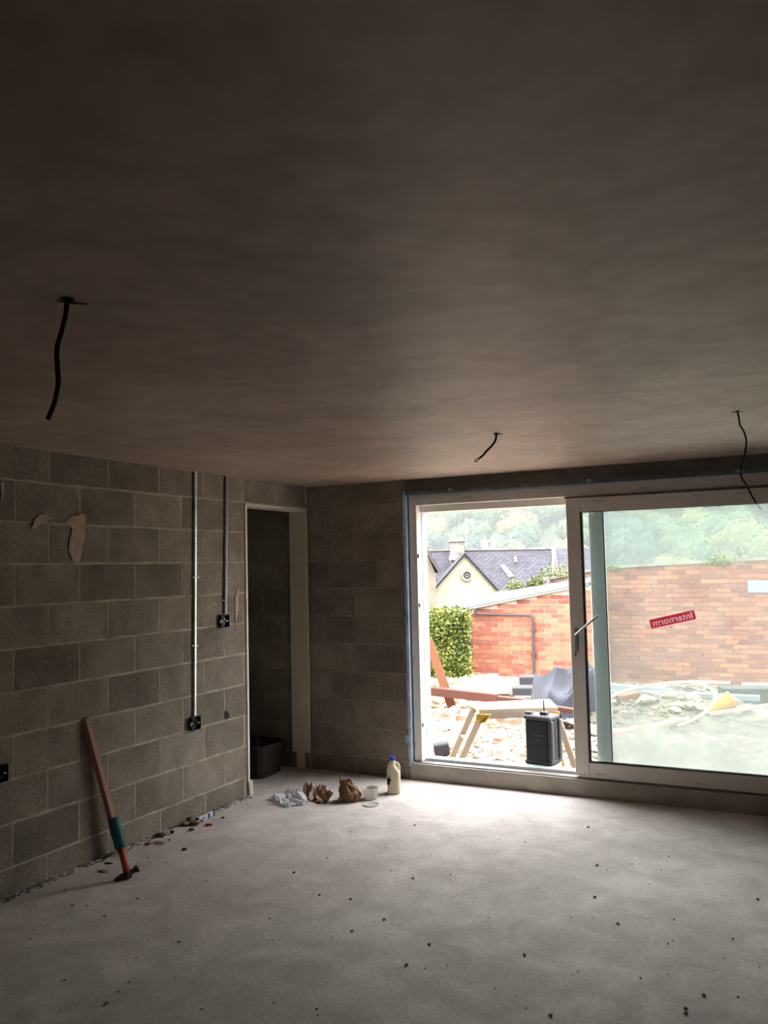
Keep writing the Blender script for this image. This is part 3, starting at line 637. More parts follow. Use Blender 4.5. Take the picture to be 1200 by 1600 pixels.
def crumpled_bag(c, rx, h, seed, lean, name, m, label):
    """screwed-up paper bag: a folded tube with a pinched waist and an open, ragged mouth leaning over"""
    n, k = 44, 15; vs = []; fs = []; off = Vector((seed*2.7, seed, 0)); rd = random.Random(seed)
    for j in range(k+1):
        q = j/k; r0 = rx*(.86+.34*math.sin(PI*min(1, q*1.25))-.22*q)
        for i in range(n):
            a = 2*PI*i/n; d = Vector((math.cos(a), math.sin(a), 0)); p = Vector((d.x*1.5, d.y*1.5, q*2.2))+off
            f = 1-.55*abs(noise.noise(p))-.26*abs(noise.noise(p*2.2))+(.10*noise.noise(p*5))
            z = h*q*(1+.16*noise.noise(Vector((d.x*2, d.y*2, seed)))*q)
            vs.append(Vector(c)+Vector((d.x*r0*f*1.15, d.y*r0*f*.85, .001+z))+Vector(lean)*q*q)
    for j in range(k):
        for i in range(n): fs.append((j*n+i, j*n+(i+1) % n, (j+1)*n+(i+1) % n, (j+1)*n+i))
    fs.append(tuple(reversed(range(n))))
    N0 = len(vs); inner = []
    for v in vs: inner.append(Vector((c.x+(v.x-c.x)*.975, c.y+(v.y-c.y)*.975, v.z+.001)))
    vs += inner; fs += [tuple(reversed([i+N0 for i in f])) for f in fs[:k*n]]
    for i in range(n): fs.append((k*n+i, k*n+(i+1) % n, N0+k*n+(i+1) % n, N0+k*n+i))
    return MB().add(vs, fs)
c = at_z(543, 1254, 0); c.y += .05
t = thing('brown_paper_bag', c, 'screwed-up brown paper bag standing upright beside the plastic tub', 'bag')
crumpled_bag(c, .072, .145, 6, (-.035, -.02, 0), '', '', '').build('bag_body', 'paper_brown', t)
crumpled(c+Vector((-.05, -.035, .045)), .07, .06, 8, 14, .03, 1.4, .2).build('tissue_corner', 'paper_white', t)['label'] = 'white tissue poking out of the bag'
c = at_z(577, 1249); c.y += .02
t = thing('plastic_tub', c, 'small round translucent white plastic tub with a spoon in it', 'tub')
MB().add(*(lambda L: (L.v, L.f))(MB().lathe([(.044, 0), (.048, .004), (.058, .072), (.062, .074), (.062, .078), (.056, .078), (.055, .070), (.045, .006)], c, 28))).build('tub_body', 'white_plastic', t, True)
MB().beam(c+Vector((-.01, 0, .05)), c+Vector((.075, .03, .094)), .009, .002).build('spoon', 'white_plastic', t)
c = at_z(580, 1258)
t = thing('tub_lid', c, 'round translucent plastic lid lying flat in front of the tub', 'lid')
MB().lathe([(.056, 0), (.058, .002), (.058, .008), (.054, .009), (.052, .006), (.02, .005)], c, 28).build('lid_disc', 'white_plastic', t, True)
# milk bottle
c = at_z(614, 1240); c.y += .02; ro = Matrix.Rotation(.35, 3, 'Z')
t = thing('milk_bottle', c, 'plastic milk bottle with blue cap standing on the floor by the wall', 'bottle')
def loft(rings, n=28):
    vs, fs = [], []
    for cx, rx, ry, z, e in rings:
        for k in range(n):
            a = 2*PI*k/n; ca, sa = math.cos(a), math.sin(a); q = 1/((abs(ca)**e+abs(sa)**e)**(1/e)); vs.append(c+ro@Vector((cx+rx*q*ca, ry*q*sa, z)))
    for i in range(len(rings)-1):
        for k in range(n): fs.append((i*n+k, i*n+(k+1) % n, (i+1)*n+(k+1) % n, (i+1)*n+k))
    fs += [tuple(reversed(range(n))), tuple((len(rings)-1)*n+k for k in range(n))]; return MB().add(vs, fs)
loft([(0, .040, .040, 0, 5), (0, .046, .046, .006, 5), (0, .047, .047, .05, 5), (0, .047, .047, .15, 5), (-.003, .044, .045, .168, 4.5), (-.011, .034, .040, .186, 3.5), (-.013, .028, .032, .205, 3), (-.009, .024, .024, .222, 2), (-.006, .017, .017, .234, 2), (-.006, .016, .016, .243, 2)]).build('bottle_body', 'milk', t, True)
hpts = [Vector(p) for p in ((.034, 0, .150), (.041, 0, .175), (.039, 0, .196), (.028, 0, .212), (.008, 0, .222))]
MB().tube(smooth_path([c+ro@p for p in hpts], 4), .0095, 10).build('bottle_handle', 'milk', t, True)
MB().lathe([(.0185, 0), (.0195, .003), (.0195, .019), (.018, .022)], c+ro@Vector((-.006, 0, .238)), 24).build('cap', 'blue_cap', t)
lb = MB()
for (u, v, w_, h_) in ((-.034, .075, .020, .05), (-.022, .085, .012, .02), (-.034, .064, .014, .006), (-.025, .112, .014, .008)):
    lb.box((u-w_/2, -.0490, v-h_/2+.02), (u+w_/2, -.0470, v+h_/2+.02))
lb.v = [c+ro@v for v in lb.v]; lb.build('label_print', 'hole', t)['label'] = 'dark printed label patch'
# small spirit level lying against the wall foot
a = at_z(309, 1282, .018); b = at_z(332, 1271, .018); a.x = max(a.x, WX+.045); b.x = max(b.x, WX+.04)
t = thing('torpedo_level', ((a.x+b.x)/2, (a.y+b.y)/2, 0), 'small white and blue plastic spirit level lying at the foot of the wall', 'level')
d = (b-a).normalized(); a = a-d*.0
MB().beam(a, b, .018, .034, up=(0, 0, 1), ch=.003).build('level_body', 'paper_white', t)
L_ = (b-a).length
MB().beam(a-d*.010, a+d*.004, .020, .036, ch=.002).build('end_cap', 'ink', t)
MB().beam(b-d*.004, b+d*.010, .020, .036, ch=.002).build('end_cap', 'ink', t)
MB().beam(a+d*L_*.62, a+d*L_*.74, .0195, .030).build('vial_window', 'ink', t)
MB().beam(a+d*L_*.28, a+d*L_*.38, .0195, .012).build('vial_window', 'ink', t)
# bits of debris by the wall
def lump(c, r, seed, fl=.6, st=1.):
    bm = bmesh.new(); bmesh.ops.create_icosphere(bm, subdivisions=2 if r > .012 else 1, radius=1); off = Vector((seed*1.3, seed*.7, seed))
    for v in bm.verts: v.co *= 1+.45*noise.noise(v.co*1.3+off)+.2*noise.noise(v.co*3+off); v.co = Vector((v.co.x*r*st, v.co.y*r, v.co.z*r*fl))
    bm.verts.index_update(); z0 = min(v.co.z for v in bm.verts)
    m = MB().add([Vector(c)+v.co-Vector((0, 0, z0)) for v in bm.verts], [[v.index for v in f.verts] for f in bm.faces]); bm.free(); return m
def floor_bit(px, py, r, name, m, label, cat='debris', fl=.5, group=None, st=1.2):
    p = at_z(px, py); p.x = max(p.x, WX+r*1.3*st+.008)
    return single(lump(p, r, px+py, fl, st), name, m, label, cat, group)
floor_bit(326, 1290, .021, 'red_shard', 'red', 'red plastic fragment in front of the small spirit level', fl=.35)
floor_bit(231, 1320, .016, 'red_shard', 'red', 'small red fragment right of the teal hammer grip near the wall', fl=.45)
floor_bit(299, 1298, .015, 'dark_nugget', 'dark_crumb', 'small dark nugget in front of the mortar lump')
floor_bit(248, 1306, .028, 'dark_stone', 'dark_crumb', 'long dark lump lying along the foot of the wall', fl=.35, st=1.5)
floor_bit(269, 1303, .014, 'dark_shard', 'dark_crumb', 'small pointed dark chip between dark lump and mortar lump', fl=.8)
floor_bit(249, 1317, .026, 'mortar_flake', 'crumb', 'flat pale mortar flake right of the small red fragment', fl=.15, st=1.6)
floor_bit(264, 1313, .009, 'dark_shard', 'dark_crumb', 'tiny dark splinter beside the flat pale mortar flake')
floor_bit(288, 1328, .013, 'dark_shard', 'dark_crumb', 'lone dark chip on open floor below the mortar lump')
floor_bit(348, 1279, .012, 'dark_shard', 'dark_crumb', 'small dark crumbs right of the spirit level')
for x, y, r, l in ((297, 1286, .034, 'largest pale mortar lump at the wall foot left of the spirit level'), (306, 1289, .026, 'second largest mortar lump right in front of the largest'), (313, 1285, .017, 'smallest pale mortar lump nearest the spirit level'), (291, 1290, .022, 'leftmost mortar lump beside the largest one')):
    floor_bit(x, y, r, 'mortar_lump', 'crumb', l, 'debris', .55, 'mortar lumps heaped by the spirit level')
floor_bit(170, 1349, .014, 'dark_shard', 'dark_crumb', 'small dark flake on the floor left of the hammer shaft', fl=.2, st=2)
floor_bit(162, 1362, .016, 'dark_shard', 'crumb', 'thin grey splinter on the floor left of the hammer head', fl=.2, st=2.2)
# scattered grit on the slab
chipsrc = [lump((0, 0, 0), r, s, .5).mesh('grit', 'chip') for s, r in ((1, .006), (2, .0085), (3, .0045))]
rd = random.Random(21); spots = [(232, 1416), (112, 1416), (215, 1405), (260, 1303+45), (234, 1347), (648, 1290), (779, 1312), (821, 1316), (716, 1305), (548, 1300), (624, 1280), (560, 1278), (56, 1417), (136, 1415), (300, 1420)]
for i in range(75): spots.append((rd.uniform(20, 1190), rd.uniform(1290, 1590)))
for x, y in spots:
    p = at_z(x, y)
    if p.x < WX+.03 or p.y > WY-.03 or y < 1282: continue
    o = bpy.data.objects.new('grit', rd.choice(chipsrc)); COL.objects.link(o); o.location = p; o.rotation_euler.z = rd.random()*6; tag(o, 'tiny brown grit crumb scattered on the open concrete floor', 'debris', 'grit scattered on the concrete floor')

# dark tub seen through the doorway
c = at_z(414, 1216); c.x -= .16; c.y += .10
t = thing('builders_tub', c, 'dark rectangular tub standing on the floor just beyond the doorway', 'tub')
MB().lathe([(.15, 0), (.165, .01), (.185, .235), (.20, .24), (.20, .255), (.18, .255), (.165, .05)], c, 32, sq=5).build('tub_shell', 'hole', t)
h_ = at_d(402, 1166, (c-Vector((0, 0, EYE))).dot(_f))
c2_ = Vector((h_.x, h_.y, .06)); t2 = thing('trowel', c2_, 'orange wooden tool handle sticking up out of the dark tub', 'tool')
MB().tube([c2_, c2_+Vector((.0, 0, .15)), c2_+Vector((.0, .0, .21)), c2_+Vector((-.006, .0, .235))], [.012, .011, .012, .006], 8).build('handle', 'wood_orange', t2)

# ================================================================== OUTSIDE
def smst(a, b, x): t = max(0, min(1, (x-a)/(b-a))); return t*t*(3-2*t)
def ground_z(x, y):
    z = -.12 + .05*noise.noise(Vector((x*.7, y*.7, 0))) + .022*noise.noise(Vector((x*3, y*3, 4))) - .0*y
    z += .04*smst(7.6, 9.5, y)*(1-smst(12, 13.5, y))
    z -= .25*smst(12.4, 14, y) + 4.6*smst(18, 58, y)
    return z
def grid(xs, ys, fz):
    m = MB(); nx = len(xs); m.v = [Vector((x, y, fz(x, y))) for y in ys for x in xs]
    m.f = [(j*nx+i, j*nx+i+1, (j+1)*nx+i+1, (j+1)*nx+i) for j in range(len(ys)-1) for i in range(nx-1)]; return m
def lin(a, b, n): return [a+(b-a)*i/n for i in range(n+1)]
yard = struct(grid(lin(-14, 10, 150), [6.26]+lin(6.4, 15, 70), ground_z).build('yard_ground', 'soil', None, True))
field = struct(grid(lin(-130, 60, 40), lin(15, 118, 30), lambda x, y: ground_z(x, y)-.001).build('field_ground', 'grass', None, True))
def hill_z(x, y): return -4.9+.27*max(0, y-118)+.42*max(0, y-235)+1.2*noise.noise(Vector((x*.03, y*.03, 0)))*smst(118, 135, y)  # slope above the view steepened to keep low sky light off the room
hill = struct(grid(lin(-420, 260, 50), lin(118, 420, 40), hill_z).build('hillside', 'grass', None, True))
yard['kind'] = field['kind'] = hill['kind'] = 'structure'

# --- brick walls, every brick that shows large is a piece of its own
def brick_wall(x0, x1, z0, top, Y, th, bm_, mortar, name, label, cat, clearrect=None, seed=1, limit=300, wall_cap=True):
    """top(x) gives the height; bricks 215x65 on 225x75; mortar body behind"""
    rd = random.Random(seed); t = thing(name, ((x0+x1)/2, Y, z0), label, cat)
    xs = lin(x0, x1, 24); poly = [(x0, Y+.008, z0), (x1, Y+.008, z0)]+[(x, Y+.008, top(x)) for x in reversed(xs)]
    MB().prism(poly, (0, th, 0)).build('mortar_core', mortar, t)
    vis = []; z = z0+.002; k = 0
    while z < 3:
        x = x0-(.1125 if k % 2 else 0)
        while x < x1:
            a, b = max(x, x0), min(x+.215, x1); zt = min(top(a), top(b))
            if b-a > .04 and z+.065 < zt+.02: vis.append((a, b, z, min(z+.065, max(zt, z+.02))))
            x += .225
        z += .075; k += 1
    def score(q):
        d = Vector(((q[0]+q[1])/2, Y, (q[2]+q[3])/2-EYE)); dep = d.dot(_f); px = 600+FPX*d.dot(_r2)/dep; py = 800-FPX*d.dot(_u2)/dep
        bad = 0 if (655 < px < 1210 and 780 < py < 1075) else 1000
        if clearrect and not clearrect(px, py): bad += 500
        return bad+dep
    vis.sort(key=score); near, rest = vis[:limit], vis[limit:]; cache = {}
    for a, b, z, zt in near:
        L, H, s = round(b-a, 3), round(zt-z, 3), rd.randrange(3)
        if (L, H, s) not in cache:
            j = lambda: rd.uniform(-.0025, .0025); f = [(.003+j(), .003+j()), (L-.003+j(), .003+j()), (L-.003+j(), H-.003+j()), (.003+j(), H-.003+j())]; c = [(0, 0), (L, 0), (L, H), (0, H)]
            vs = [(u, .012, v) for u, v in c]+[(u, 0, v) for u, v in c]+[(u, -.004-.002*s, v) for u, v in f]
            fs = [(0, 1, 5, 4), (1, 2, 6, 5), (2, 3, 7, 6), (3, 0, 4, 7), (4, 5, 9, 8), (5, 6, 10, 9), (6, 7, 11, 10), (7, 4, 8, 11), (8, 9, 10, 11)]
            cache[(L, H, s)] = MB().add(vs, fs).mesh('brick', bm_)
        o = bpy.data.objects.new('brick', cache[(L, H, s)]); COL.objects.link(o); o.parent = t; o.location = Vector((a, Y+rd.uniform(-.002, .002), z))-t.location
    if rest:
        m = MB()
        for a, b, z, zt in rest: m.box((a, Y-.004, z), (b, Y+.0075, zt))
        m.build('far_brickwork', bm_, t)['kind'] = 'stuff'
    return t
# lean-to: front wall
OY = 13.3
pL = at_y(738, 960, OY); pR = at_y(922, 905, OY); q0 = at_y(737, 951, OY); q1 = at_y(890, 920, OY); sl = (q1.z-q0.z)/(q1.x-q0.x)
def otop(x): return q0.z+(x-q0.x)*sl-.015
shed = brick_wall(pL.x, pR.x, -.42, otop, OY, .22, 'brick', 'lime', 'brick_outbuilding', 'low orange-red brick outbuilding with a sloping slate roof beyond the workbench', 'outbuilding', lambda px, py: px < 925, 2)
MB().box((pL.x, OY+.24, -.42), (pL.x+.22, 14.45, otop(pL.x)-.05)).build('side_wall', 'brick', shed)
# roof: slab rising to the right, seen a little from above
xe = pR.x
def rz(x): return q0.z+(x-q0.x)*sl
xl = q0.x-.14
MB().prism([(xl, OY-.07, rz(xl)-.0), (xe, OY-.07, rz(xe)), (xe, 14.44, rz(xe)+.12), (xl-.35, 14.44, rz(xl)+.15)], (0, 0, .03)).build('roof_slab', 'lead', shed)
MB().beam((xl-.01, OY-.075, rz(xl)+.005), (xe, OY-.075, rz(xe)+.005), .02, .03).build('verge_flashing', 'stone', shed)
a = at_y(716, 944, OY+.25); b = at_y(741, 957, OY-.05)
MB().prism([(a.x-.03, OY+.5, a.z+.03), (a.x+.14, OY+.4, a.z+.05), (b.x+.04, OY-.05, b.z+.05), (b.x-.06, OY-.1, b.z+.0)], (0, 0, .018)).build('lead_flashing', 'slab_white', shed)
MB().tube([at_y(714, 945, OY+.2), at_y(727, 952, OY), at_y(742, 959, OY-.12)], .03, 8).build('gutter_end', 'iron', shed)
# dark pipe run across and down the outbuilding
pp = [at_y(741, 959, OY-.06), at_y(829, 961.5, OY-.06), at_y(832.5, 965, OY-.06), at_y(835, 1072, OY-.06)]
MB().tube([pp[0], pp[1]], .022, 8).build('cross_pipe', 'iron', shed); MB().tube([pp[1], pp[2], pp[3]], .024, 8).build('down_pipe', 'iron', shed)
for y in (985, 1024): p = at_y(833.5, y, OY-.04); MB().box((p.x-.04, OY-.09, p.z-.012), (p.x+.04, OY-.006, p.z+.012)).build('pipe_bracket', 'iron', shed)
# garden wall behind
GY = 14.6
gp = [at_y(x, y, GY) for x, y in ((690, 960), (765, 931), (835, 913), (858, 906), (886, 901), (943, 889), (1010, 885), (1100, 880), (1200, 875), (1330, 870))]
def gtop(x):
    for a, b in zip(gp[:-1], gp[1:]):
        if x <= b.x: return a.z+(b.z-a.z)*max(0, (x-a.x))/(b.x-a.x)
    return gp[-1].z
garden = brick_wall(gp[0].x, gp[-1].x, -.45, gtop, GY, .3, 'old_brick', 'lime_old', 'garden_wall', 'long weathered red brick garden wall behind the cloudy glass', 'wall', lambda px, py: 915 < px < 1205 and py > 872, 3)
for i, (a, b) in enumerate(zip(gp[:-1], gp[1:])):
    n = max(1, round((b.x-a.x)/.55))
    for k in range(n):
        u, v = a.lerp(b, k/n), a.lerp(b, (k+1)/n); g = Vector((.006, 0, 0))
        MB().prism([u+g+Vector((0, -.05, 0)), v-g+Vector((0, -.05, 0)), v-g+Vector((0, -.05, .05)), u+g+Vector((0, -.05, .05))], (0, .40, 0)).build('coping_stone', 'stone', garden)
p = at_y(854, 913, GY-.1); MB().box((p.x-.07, GY-.12, p.z-.10), (p.x+.05, GY+.1, p.z+.13), .02).build('step_stone', 'stone', garden)
p = at_y(1168, 907, GY-.02); q = at_y(1204, 926, GY-.02)
single(MB().box((p.x, GY-.05, q.z), (q.x, GY-.012, p.z), .006), 'metal_plate', 'channel', 'pale blue-grey metal plate fixed on the garden wall at the right edge', 'plate')
def tuft(px, py, Y, r, label, seed, m='moss'):
    rd = random.Random(seed); c = at_y(px, py, Y); mb = MB()
    for i in range(int(260*min(1, r/.2))):
        d = Vector((rd.gauss(0, 1), rd.gauss(0, .6), rd.gauss(0, .6))); d = d.normalized()*r*rd.random()**.5; d.z = abs(d.z)*.9
        p = c+d; s = rd.uniform(.018, .035); a = Vector((rd.gauss(0, 1), rd.gauss(0, 1), rd.gauss(0, 1))).normalized(); b = a.orthogonal().normalized()
        mb.add([p-a*s, p+b*s*.5, p+a*s, p-b*s*.5], [(0, 1, 2, 3)])
    t = thing('wall_plant', c, label, 'plant', 'plants rooted in the garden wall')
    mb.build('leaves', m, t)['kind'] = 'stuff'; MB().tube([c-Vector((0, 0, .02)), c+Vector((0, 0, r*.6))], .012, 5).build('stem', 'trunk', t); return t
tuft(867, 902, GY, .30, 'largest yellow-green plant growing on the stepped wall top near the sash', 1)
tuft(841, 913, GY-.05, .20, 'yellowish plant growing on the sloping wall left of the step stone', 2)
tuft(806, 918, GY-.1, .18, 'green plant on the sloping wall furthest left', 3)
tuft(1122, 882, GY-.06, .20, 'pale plant trailing over the garden wall behind the cloudy glass', 4)
tuft(958, 890, GY-.06, .14, 'small pale plant on the garden wall beside the fixed stile', 5)

# --- hedge
hb = at_d(700, 1068, 13.0); ht = at_d(700, 956, 13.0); hl = at_d(600, 1068, 13.0); hr = at_d(737, 1068, 13.0)
hx = Vector((hr.x-hl.x, hr.y-hl.y, 0)); HL = hx.length; hx.normalize(); hy = Vector((-hx.y, hx.x, 0))
hedge = thing('garden_hedge', (hl+hx*HL/2+hy*.4).xy.to_3d()+Vector((0, 0, ground_z(hb.x, hb.y)-.1)), 'clipped green and yellow leafy hedge left of the brick outbuilding', 'hedge')
O = Vector((hl.x, hl.y, -.35)); HZ = ht.z+.35
core = MB(); core.box((.05, .10, 0), (HL-.07, .85, HZ-.09)); core.v = [O+hx*v.x+hy*v.y+Vector((0, 0, v.z)) for v in core.v]; core.build('shade_core', 'hedge_core', hedge)  # solid dark box, painted shade between the leaves
rd = random.Random(5); lf = MB()
for i in range(9000):
    s_ = rd.random()
    if s_ < .68: u, v, z = rd.uniform(0, HL), rd.gauss(.05, .035), rd.uniform(0, HZ)
    elif s_ < .85: u, v, z = HL+rd.gauss(-.03, .03), rd.uniform(0, .9), rd.uniform(0, HZ)
    else: u, v, z = rd.uniform(0, HL), rd.uniform(0, .9), HZ+rd.gauss(-.04, .03)
    n = noise.noise(Vector((u*2.2, v*2.2, z*2.2))); v -= .09*n; z += .07*n*(z/HZ); u += .03*n
    p = O+hx*u+hy*v+Vector((0, 0, z)); s = rd.uniform(.022, .038)
    a = Vector((rd.gauss(0, 1), rd.gauss(0, 1), rd.gauss(0, .8))).normalized(); b = a.cross(Vector((rd.gauss(0, 1), rd.gauss(0, 1), rd.gauss(0, 1)))).normalized()
    lf.add([p-a*s, p+b*s*.6, p+a*s, p-b*s*.6], [(0, 1, 2, 3)])
lf.build('leaves', 'leaf', hedge)['kind'] = 'stuff'

# --- timbers, slabs, tarpaulin
a = at_d(706, 1104, 10.2); b = at_d(669, 1000, 10.5)
single(MB().beam(a, b, .11, .05, up=-_f, ch=.006), 'timber_plank', 'wood_orange', 'orange-brown plank leaning up in front of the hedge', 'timber')
a = at_d(650, 1077, 10.3); b = at_d(778, 1091, 9.9)
single(MB().beam(a, b, .12, .10, ch=.006), 'long_timber', 'wood_red', 'reddish-brown timber lying across the yard behind the leaning plank', 'timber')
a = at_d(797, 1089, 10.4); b = at_d(838, 1094, 10.2)
single(MB().beam(at_d(776, 1091, 9.9), at_d(850, 1099, 9.6), .10, .06, ch=.006), 'long_timber', 'wood_red', 'short reddish timber lying behind the workbench top', 'timber')
def slab(px0, py0, px1, py1, dep, th, name, m, label, cat, depth=.25, ch=.01):
    a, b = at_d(px0, py1, dep), at_d(px1, py0, dep); c = (a+b)/2; wd = (px1-px0)/FPX*dep; hh_ = (py1-py0)/FPX*dep
    return single(MB().box((c.x-wd/2, c.y, c.z-hh_/2), (c.x+wd/2, c.y+depth, c.z+hh_/2), ch, rot=Matrix.Rotation(.32, 3, 'Z')), name, m, label, cat)
slab(737, 1071, 797, 1085, 10.9, .15, 'concrete_slab', 'slab_white', 'long pale concrete slab lying in front of the brick outbuilding', 'slab', .4)
slab(795, 1075, 842, 1087, 10.6, .12, 'dark_block', 'dark_block', 'dark grey block lying right of the pale slab', 'block', .3)
slab(806, 1058, 840, 1071, 11.4, .12, 'dark_block', 'dark_block', 'upper dark grey block against the outbuilding beside the tarpaulin', 'block', .3)
slab(768, 1062, 804, 1071, 11.5, .12, 'stone_slab', 'slab_white', 'whitish stone slab behind the pale concrete slab', 'slab', .3)
slab(757, 1055, 775, 1068, 11.8, .12, 'stone_slab', 'slab_white', 'small tilted whitish stone against the outbuilding wall', 'slab', .2)
# tarpaulin heap
rd = random.Random(3); c = at_d(884, 1112, 9.6); vs = []; fs = []; n = 46; T0 = Vector((c.x, c.y, ground_z(c.x, c.y)))
fr_ = Vector((_r.x, _r.y, 0)); fd_ = Vector((-_r.y, _r.x, 0))
for j in range(n+1):
    for i in range(n+1):
        u, v = i/n*2-1, j/n*2-1; prof = math.exp(-((u-.15)**2*1.7+(v-.1)**2*2.6)**1.5)
        a_ = u*3.1+v*1.4; rg = abs(noise.noise(Vector((a_*1.3, (v-u*.8)*1.1, 2))))+.5*abs(noise.noise(Vector((a_*2.9, v*2.2-u*1.6, 7))))
        edge = smst(0, .22, 1-max(abs(u), abs(v)))
        pl = smst(0, .55, 1-abs(u-.1)**2.2-abs(v)**2.4); f1 = 1-abs(math.sin(1.9*u+2.6*v+.9+1.3*noise.noise(Vector((u, v, 1))))); f2 = 1-abs(math.sin(4.2*u-3.4*v+1.8*noise.noise(Vector((u*1.3, v, 5)))))
        z = (.36*pl*(.8+.25*u)+.20*f1**1.5*(.2+pl)+.07*f2**1.3*(.4+pl))*edge+.01
        p = T0+fr_*u*.50+fd_*v*.42; p.z += z-.02; vs.append(p)
for j in range(n):
    for i in range(n): k = j*(n+1)+i; fs.append((k, k+1, k+n+2, k+n+1))
tm_ = MB().add(vs, fs)
t = thing('folded_tarpaulin', T0, 'heap of folded blue-grey tarpaulin beside the outbuilding', 'tarpaulin')
tm_.build('sheet', 'tarp', t)
MB().beam(at_d(858, 1122, 8.9), at_d(912, 1138, 8.7), .3, .012, up=(0, .3, 1)).build('loose_flap', 'dark_block', t)['label'] = 'dark trailing flap of the sheet'
single(MB().beam(at_d(868, 1106, 9.0), at_d(915, 1113, 8.9), .10, .045, ch=.006), 'timber_offcut', 'wood_red', 'reddish timber offcut sticking out below the tarpaulin', 'timber')
# --- folding workbench
tz = .475
c0, c1_, c2, c3 = at_z(735, 1098, tz), at_z(859, 1092, tz), at_z(872, 1105, tz), at_z(749, 1109, tz)
cc = (c0+c1_+c2+c3)/4
wb_ = thing('folding_workbench', (cc.x, cc.y, ground_z(cc.x, cc.y)), 'small folding work platform with dusty aluminium legs and yellow corner brackets', 'workbench')
MB().prism([c0, c1_, c2, c3], (0, 0, -.028)).build('platform_board', 'wood_pale', wb_)
for p, q, nm in ((c3, c2, 'side_rail'), (c0, c1_, 'side_rail')):
    dn = Vector((0, 0, -.052)); MB().beam(p.lerp(q, .02)+dn, p.lerp(q, .98)+dn, .02, .045).build(nm, 'bench_alu', wb_)
def foot(px, dep, gz=None):
    d = at_d(px, 1190, dep); return Vector((d.x, d.y, ground_z(d.x, d.y)+.004))
ft = [(c3.lerp(c2, .03), foot(716, 7.35)), (c0.lerp(c1_, .05), foot(703, 7.65)), (c2.lerp(c3, .03), foot(903, 6.95)), (c1_.lerp(c0, .03), foot(878, 7.3))]
for tp, fo in ft:
    tp = tp+Vector((0, 0, -.04)); MB().beam(tp, fo, .05, .026, up=(0, 1, 0), ch=.004).build('leg', 'bench_alu', wb_)
    MB().beam(fo.lerp(tp, .0), fo.lerp(tp, .055), .056, .032, up=(0, 1, 0)).build('foot_cap', 'yellow', wb_)
for (i, j) in ((0, 1), (2, 3)):
    a = ft[i][0].lerp(ft[i][1], .52); b = ft[j][0].lerp(ft[j][1], .52); MB().beam(a, b, .03, .02).build('cross_brace', 'bench_alu', wb_)
for i in (0, 2):
    tp = ft[i][0]; s = 1 if i == 0 else -1; d = (ft[i][1]-tp).normalized()
    MB().prism([tp+Vector((-.035, -.03, -.032)), tp+Vector((.035+.05*(i == 0), -.03, -.032)), tp+Vector((.03, -.03, -.10)), tp+d*.17+Vector((.02, -.03, 0)), tp+d*.17+Vector((-.03, -.03, 0)), tp+Vector((-.045*s, -.03, -.09))], (0, .03, 0)).build('corner_bracket', 'yellow', wb_)
# --- jobsite radio on a block just outside the threshold
rb = at_z(843, 1200, .142); 
Rx0, Rx1 = at_y(816, 1160, 6.24).x, at_y(870, 1160, 6.24).x
single(MB().box((Rx0+.02, 6.262, ground_z(-2, 6.3)), (Rx1-.02, 6.44, .138), .006), 'concrete_block', 'slab_white', 'concrete block under the dark radio just outside the threshold', 'block')
rx, ry = (Rx0+Rx1)/2, 6.335; W2 = (Rx1-Rx0)/2; RH = .375
radio = thing('jobsite_radio', (rx, ry, .1405), 'dark plastic jobsite radio with bumper posts and short aerial outside the threshold', 'radio')
rr = Matrix.Rotation(.0, 3, 'Z')
def rbox(n, m, lo, hi, ch=.006):
    b = MB().box(lo, hi, ch); b.v = [Vector((rx, ry, .1405))+Matrix.Rotation(-.18, 3, 'Z')@v for v in b.v]; return b.build(n, m, radio)
W3 = W2*.80
rbox('case', 'radio', (-W3, -.085, .012), (W3-.03, .085, RH-.04), .012)
rbox('top_rim', 'radio_grey', (-W3-.012, -.092, RH-.045), (W3, .092, RH-.012), .010)
rbox('base_rim', 'radio', (-W3-.006, -.09, 0), (W3, .09, .03), .008)
for s in (-1, 1): rbox('corner_bumper', 'radio_grey', (W3-.018, s*.07-.018, .031), (W3+.014, s*.07+.018, RH-.046), .008)
for k in range(3): rbox('side_rib', 'radio_grey', (W3-.03, -.045+k*.032, .034), (W3-.006, -.028+k*.032, RH-.048), .003)
rbox('front_badge', 'radio_grey', (-.04, -.0875, RH*.56), (.045, -.0852, RH*.60), .0008)
rbox('front_badge', 'radio_grey', (-.035, -.0875, RH*.47), (.02, -.0852, RH*.50), .0008)
rbox('knob', 'radio_grey', (-W3-.02, -.05, RH-.013), (-W3+.035, .0, RH+.006), .006)
rbox('knob', 'radio_grey', (-.01, -.03, RH-.013), (.05, .02, RH+.012), .006)
rbox('aerial', 'black', (.0, .02, RH-.013), (.009, .03, RH+.095), .002)

# --- things behind the cloudy glass
def D(px, py, dep): return at_d(px, py, dep)
single(MB().beam(D(948, 1072, 10.6), D(1050, 1081, 10.2), .12, .07, ch=.004), 'steel_channel', 'channel', 'pale steel channel lying at the back left behind the cloudy glass', 'channel')
t = thing('steel_channel', D(1100, 1088, 9.6), 'longest pale blue steel channel lying across the rubble behind the glass', 'channel')
a, b = D(1005, 1080, 9.9), D(1187, 1088, 9.3); MB().beam(a, b, .10, .012).build('web', 'channel', t)
for s in (-1, 1):
    off = Vector((0, s*.046, -.022)); MB().beam(a+off, b+off, .008, .055).build('flange', 'channel', t)
single(MB().beam(D(1018, 1085, 9.5), D(1112, 1101, 9.2), .09, .04, ch=.004), 'steel_channel', 'channel', 'thin pale channel slanting down under the longest channel', 'channel')
single(MB().beam(D(1075, 1065, 11.2), D(1141, 1067, 11.0), .10, .03, ch=.004), 'white_board', 'slab_white', 'white board lying at the foot of the garden wall behind the hose loop', 'board')
